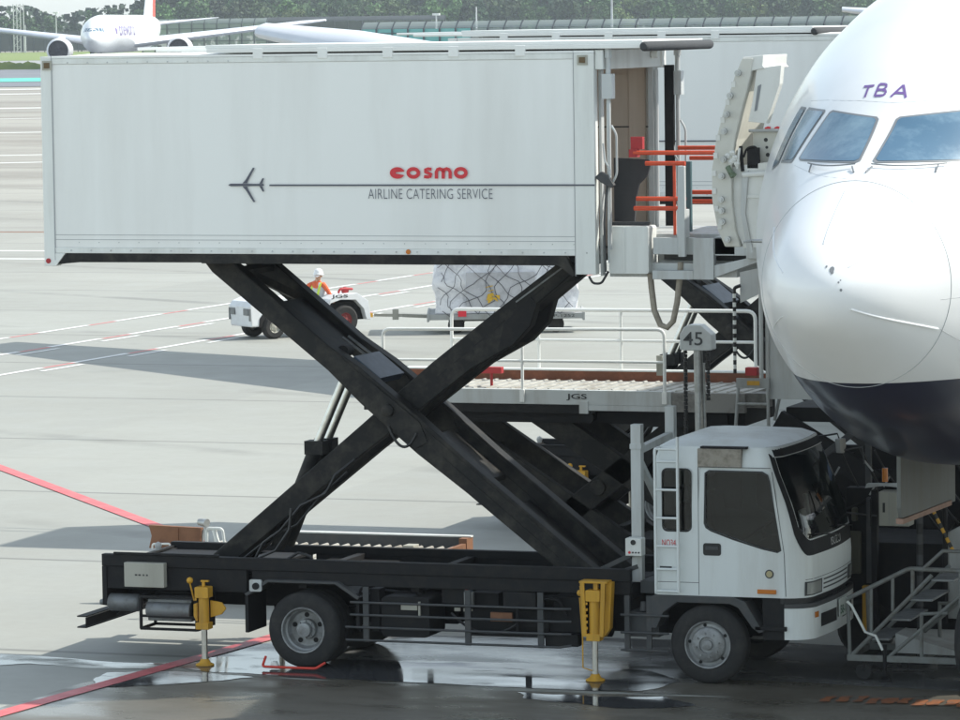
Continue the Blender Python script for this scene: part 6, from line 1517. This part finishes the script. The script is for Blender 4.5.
def pm(c):
    if c.z > 1.425 and abs(c.x - .08) < .16: return 1
    if (c - V((-.13, -.475, .95))).length < .07 or (c - V((-.17, .505, 1.04))).length < .07: return 1
    return 2 if c.z < .93 and c.x < .4 else 0
body = skin_body('body', J, E_, PS, None, pm, [HIVIS, SKIN, mat('grey work trousers', (.45, .47, .48), .8)])
b = B()
for base, d in (((-.135, -.475, .95), V((-.85, -.4, -.15))), ((-.175, .51, 1.04), V((-.8, .5, -.1)))):
    d = d.normalized(); sd = d.cross(V((0, 0, 1))).normalized()
    for k in range(4): p = V(base) + sd * (-.026 + .017 * k); b.tube([p, p + d * (.04 + .008 * (k in (1, 2))), p + d * .06 + V((0, 0, -.03 - .006 * (k in (1, 2))))], [.010, .009, .007], 6)
    p = V(base) - d * .02 + sd * -.03; b.tube([p, p - sd * .03 + d * .02, p - sd * .035 + d * .05], [.011, .010, .008], 6)
fm = b.build('fingers', SKIN, None, 60)
# fold the fingers and face into the one continuous body mesh
bm = bmesh.new(); bm.from_mesh(body.data); n0 = len(bm.faces); bm.from_mesh(fm.data); bm.faces.ensure_lookup_table()
for f_ in bm.faces[n0:]: f_.material_index = 1; f_.smooth = True
fc = B(); hd_ = V((.07, -.08, 1.545)); fd = V((-.93, .2, -.2)).normalized(); sd = fd.cross(V((0, 0, 1))).normalized(); up = sd.cross(fd)
fc.tube([hd_ + fd * .075 + up * .03, hd_ + fd * .112 - up * .012, hd_ + fd * .09 - up * .02], [.010, .016, .01], 6)
for s in (-1, 1): fc.lathe([(0, .02), (.02, .01), (.022, 0), (.01, -.02)], tuple(hd_ + sd * s * .088 - up * .005), 'z', 8)
fco = fc.build('face', SKIN, None, 60); n1 = len(bm.faces); bm.from_mesh(fco.data); bm.faces.ensure_lookup_table()
for f_ in bm.faces[n1:]: f_.material_index = 1; f_.smooth = True
bm.to_mesh(body.data); bm.free(); bpy.data.objects.remove(fm); bpy.data.objects.remove(fco)
b = B()
for s in (-1, 1): p = hd_ + fd * .083 + sd * s * .032 + up * .012; b.add([p + sd * .013 * math.cos(t) + up * .008 * math.sin(t) + fd * .006 for t in [k * math.pi / 4 for k in range(8)]], [tuple(range(8))])
p = hd_ + fd * .082 - up * .045; b.add([p + sd * .022 * math.cos(t) + up * .006 * math.sin(t) + fd * .008 for t in [k * math.pi / 4 for k in range(8)]], [tuple(range(8))]); b.build('face_features', mat('eye and lip', (.06, .03, .025), .5), PS)
b = B(); b.lathe([(.128, 0), (.130, .015), (.112, .03), (.108, .07), (.09, .115), (.055, .145), (0, .155)], (.07, -.08, 1.575), 'z', 24)
b.add([hd_ + fd * .10 + sd * .09 + V((0, 0, .035)), hd_ + fd * .10 - sd * .09 + V((0, 0, .035)), hd_ + fd * .16 - sd * .05 + V((0, 0, .022)), hd_ + fd * .16 + sd * .05 + V((0, 0, .022))], [(0, 1, 2, 3)]); b.build('hard_hat', HELM, PS, 60)
b = B()
def vring(c, rx, ry, rot=.05): return [V(c) + V((rx * math.cos(t) * math.cos(rot) - ry * math.sin(t) * math.sin(rot), rx * math.cos(t) * math.sin(rot) + ry * math.sin(t) * math.cos(rot), 0)) for t in [k * math.pi / 10 for k in range(20)]]
b.loft([vring((.18, -.02, .87), .165, .20), vring((.17, -.03, 1.0), .155, .185), vring((.14, -.04, 1.2), .16, .20), vring((.13, -.05, 1.31), .12, .17), vring((.11, -.06, 1.39), .085, .10)], cap=False); ve = b.build('vest', VEST, PS, 60)
b = B()
for s in (-1, 1):
    pts = [hd_ * 0 + V((.11, -.06, 1.395)) + sd * s * .085 + fd * .03, V((.13, -.05, 1.31)) + sd * s * .10 + fd * .125, V((.15, -.04, 1.17)) + sd * s * .085 + fd * .18, V((.17, -.03, 1.0)) + sd * s * .04 + fd * .178]
    for p, q in zip(pts[:-1], pts[1:]): b.beam(p, q, .05, .012, fd)
b.build('lime_band', LIME, PS)

DL = thing('cargo_dolly', 'grey flat dolly carrying the netted cargo across the apron', 'dolly', (-20.3, 52.5, 0), math.radians(19))
b = B(); b.box(-1.85, 1.85, -1.1, 1.1, .34, .48); b.box(-1.9, -1.84, -1.12, 1.12, .30, .5); b.box(1.84, 1.9, -1.12, 1.12, .30, .5); b.box(-1.3, 1.3, -.3, .3, .25, .34); b.build('deck', GREYP, DL, bevel=.01)
for x in (-1.2, 1.2):
    for y in (-.85, .85):
        b = B(); b.lathe([(.06, -.07), (.17, -.08), (.2, -.05), (.2, .05), (.17, .08), (.06, .07)], (x, y, .2), 'y', 20); b.build('wheel', RUBBER, DL, 40)
b = B(); b.beam((-1.88, 0, .36), (-2.5, -.1, .40), .08, .08); b.beam((-2.5, -.1, .4), (-3.2, -.1, .42), .06, .07); b.box(-2.75, -2.6, -.15, 0, .3, .55); b.build('draw_bar', BEIGE, DL)
b = B()
for x in (-1.15, .72): b.box(x, x + .2, -1.125, -1.105, .42, .56)
b.build('red_tag', mat('red tag', (.75, .03, .05), .5), DL)
text('P-1252', 'dolly_number', BLACKT, (1.15, -1.102, .38), (1, 0, 0), (0, 0, 1), .5, .07, DL)
CG = thing('air_cargo', 'white wrapped cargo load under a dark net on the flat dolly', 'cargo', (-20.3, 52.5, .49), math.radians(19))
b = B(); nx, ny, nz = 26, 12, 12; hx, hy, hz = 1.70, 1.02, 1.45
def cargo_pt(x, y, z):
    r = random.Random(int((x * 91 + y * 57 + z * 33) * 100)); k = .035 * math.sin(x * 7 + z * 5) + .03 * math.sin(y * 8 + z * 9) + r.uniform(-.02, .02)
    e = 1 - .09 * max(0, z / hz - .6); return V((x * e + (k if abs(x) > hx * .95 else 0), y * e + (k if abs(y) > hy * .95 else 0), z + (k if z > hz * .9 else 0) - (.10 * (abs(x) / hx) ** 6 if z > hz * .9 else 0)))
def face_grid(f, n, m):
    vs = [f(i / n, j / m) for j in range(m + 1) for i in range(n + 1)]; b.add(vs, [(j * (n + 1) + i, j * (n + 1) + i + 1, (j + 1) * (n + 1) + i + 1, (j + 1) * (n + 1) + i) for j in range(m) for i in range(n)])
for s in (-1, 1):
    face_grid(lambda u, v: cargo_pt(-hx + 2 * hx * u, s * hy, hz * v), nx, nz); face_grid(lambda u, v: cargo_pt(s * hx, -hy + 2 * hy * u, hz * v), ny, nz)
face_grid(lambda u, v: cargo_pt(-hx + 2 * hx * u, -hy + 2 * hy * v, hz), nx, ny)
b.build('wrapped_load', PLASTIC, CG, 70)
b = B(); b.box(-.95, .7, -1.085, -1.03, .10, .98); b.build('grey_sheet', mat('grey inner sheet', (.50, .50, .52), .4, dirt_or_sheen=(.25, .25, .26), amt=.6, scale=4, bump=.6, bscale=5), CG)
b = B(); rr = random.Random(4)
def sag(x, z): return V((x + .03 * math.sin(z * 6 + x * 3), -1.105 - .012 * math.sin(x * 9), z + .03 * math.sin(x * 5)))
for k in range(-7, 14):
    for sgn in (1, -1):
        pts = []
        for i in range(13):
            z = hz * i / 12; x = -1.9 + k * .40 + sgn * z * (.85 + .12 * math.sin(k * 1.9)) + .10 * math.sin(k * 2.3 + z * 4.5 * (1 + .2 * math.sin(k))) + .06 * math.sin(z * 11 + k)
            if abs(x) < 1.68: pts.append(sag(x, z * .98 + .02 - .07 * abs(math.sin(x * 4.1 + k * .7))))
        if len(pts) > 1: b.tube(pts, .008, 4)
b.build('cargo_net', NETM, CG)
b = B()
for i in range(7):
    c = V((-.28 + rr.uniform(-.2, .25), -1.12, .42 + rr.uniform(-.12, .2))); b.add([c + V((rr.uniform(-.14, .14), rr.uniform(-.02, .02), rr.uniform(-.1, .1))) for _ in range(4)] , [(0, 1, 2), (0, 2, 3), (0, 1, 3), (1, 2, 3)])
b.build('yellow_cloth', mat('yellow cloth', (.62, .38, .03), .7), CG)
b = B()
for i in range(9): c = V((1.45 + rr.uniform(-.12, .12), -1.10, .55 + rr.uniform(0, .45))); b.add([c, c + V((.06, -.004, .02)), c + V((.05, -.004, .09)), c + V((-.02, 0, .06))], [(0, 1, 2, 3)])
b.build('red_marking', REDT, CG)
CN = thing('traffic_cone', 'small orange cone standing on the apron beside the tractor wheel', 'cone', (-24.15, 49.1, 0))
b = B(); b.box(-.17, .17, -.17, .17, .0, .03); b.lathe([(.13, .03), (.03, .48), (.02, .5), (0, .5)], (0, 0, 0), 'z', 20); b.build('cone_body', ORANGE, CN, 40)

# ------------------------------------------------------------------ light summer haze over the airfield
hz = B(); hz.box(-4700, 3700, -500, 5300, -1.0, 46.0)
hm = bpy.data.materials.new('haze'); hm.use_nodes = True; hm.node_tree.nodes.clear()
ho_ = hm.node_tree.nodes.new('ShaderNodeOutputMaterial'); hv = hm.node_tree.nodes.new('ShaderNodeVolumePrincipled')
hv.inputs['Color'].default_value = (.85, .92, 1.0, 1); hv.inputs['Density'].default_value = 0.00014; hv.inputs['Anisotropy'].default_value = 0.2
hm.node_tree.links.new(hv.outputs[0], ho_.inputs['Volume'])
tag(hz.build('haze', hm), kind='stuff')
split_parts(L_, {'access_ladder'})
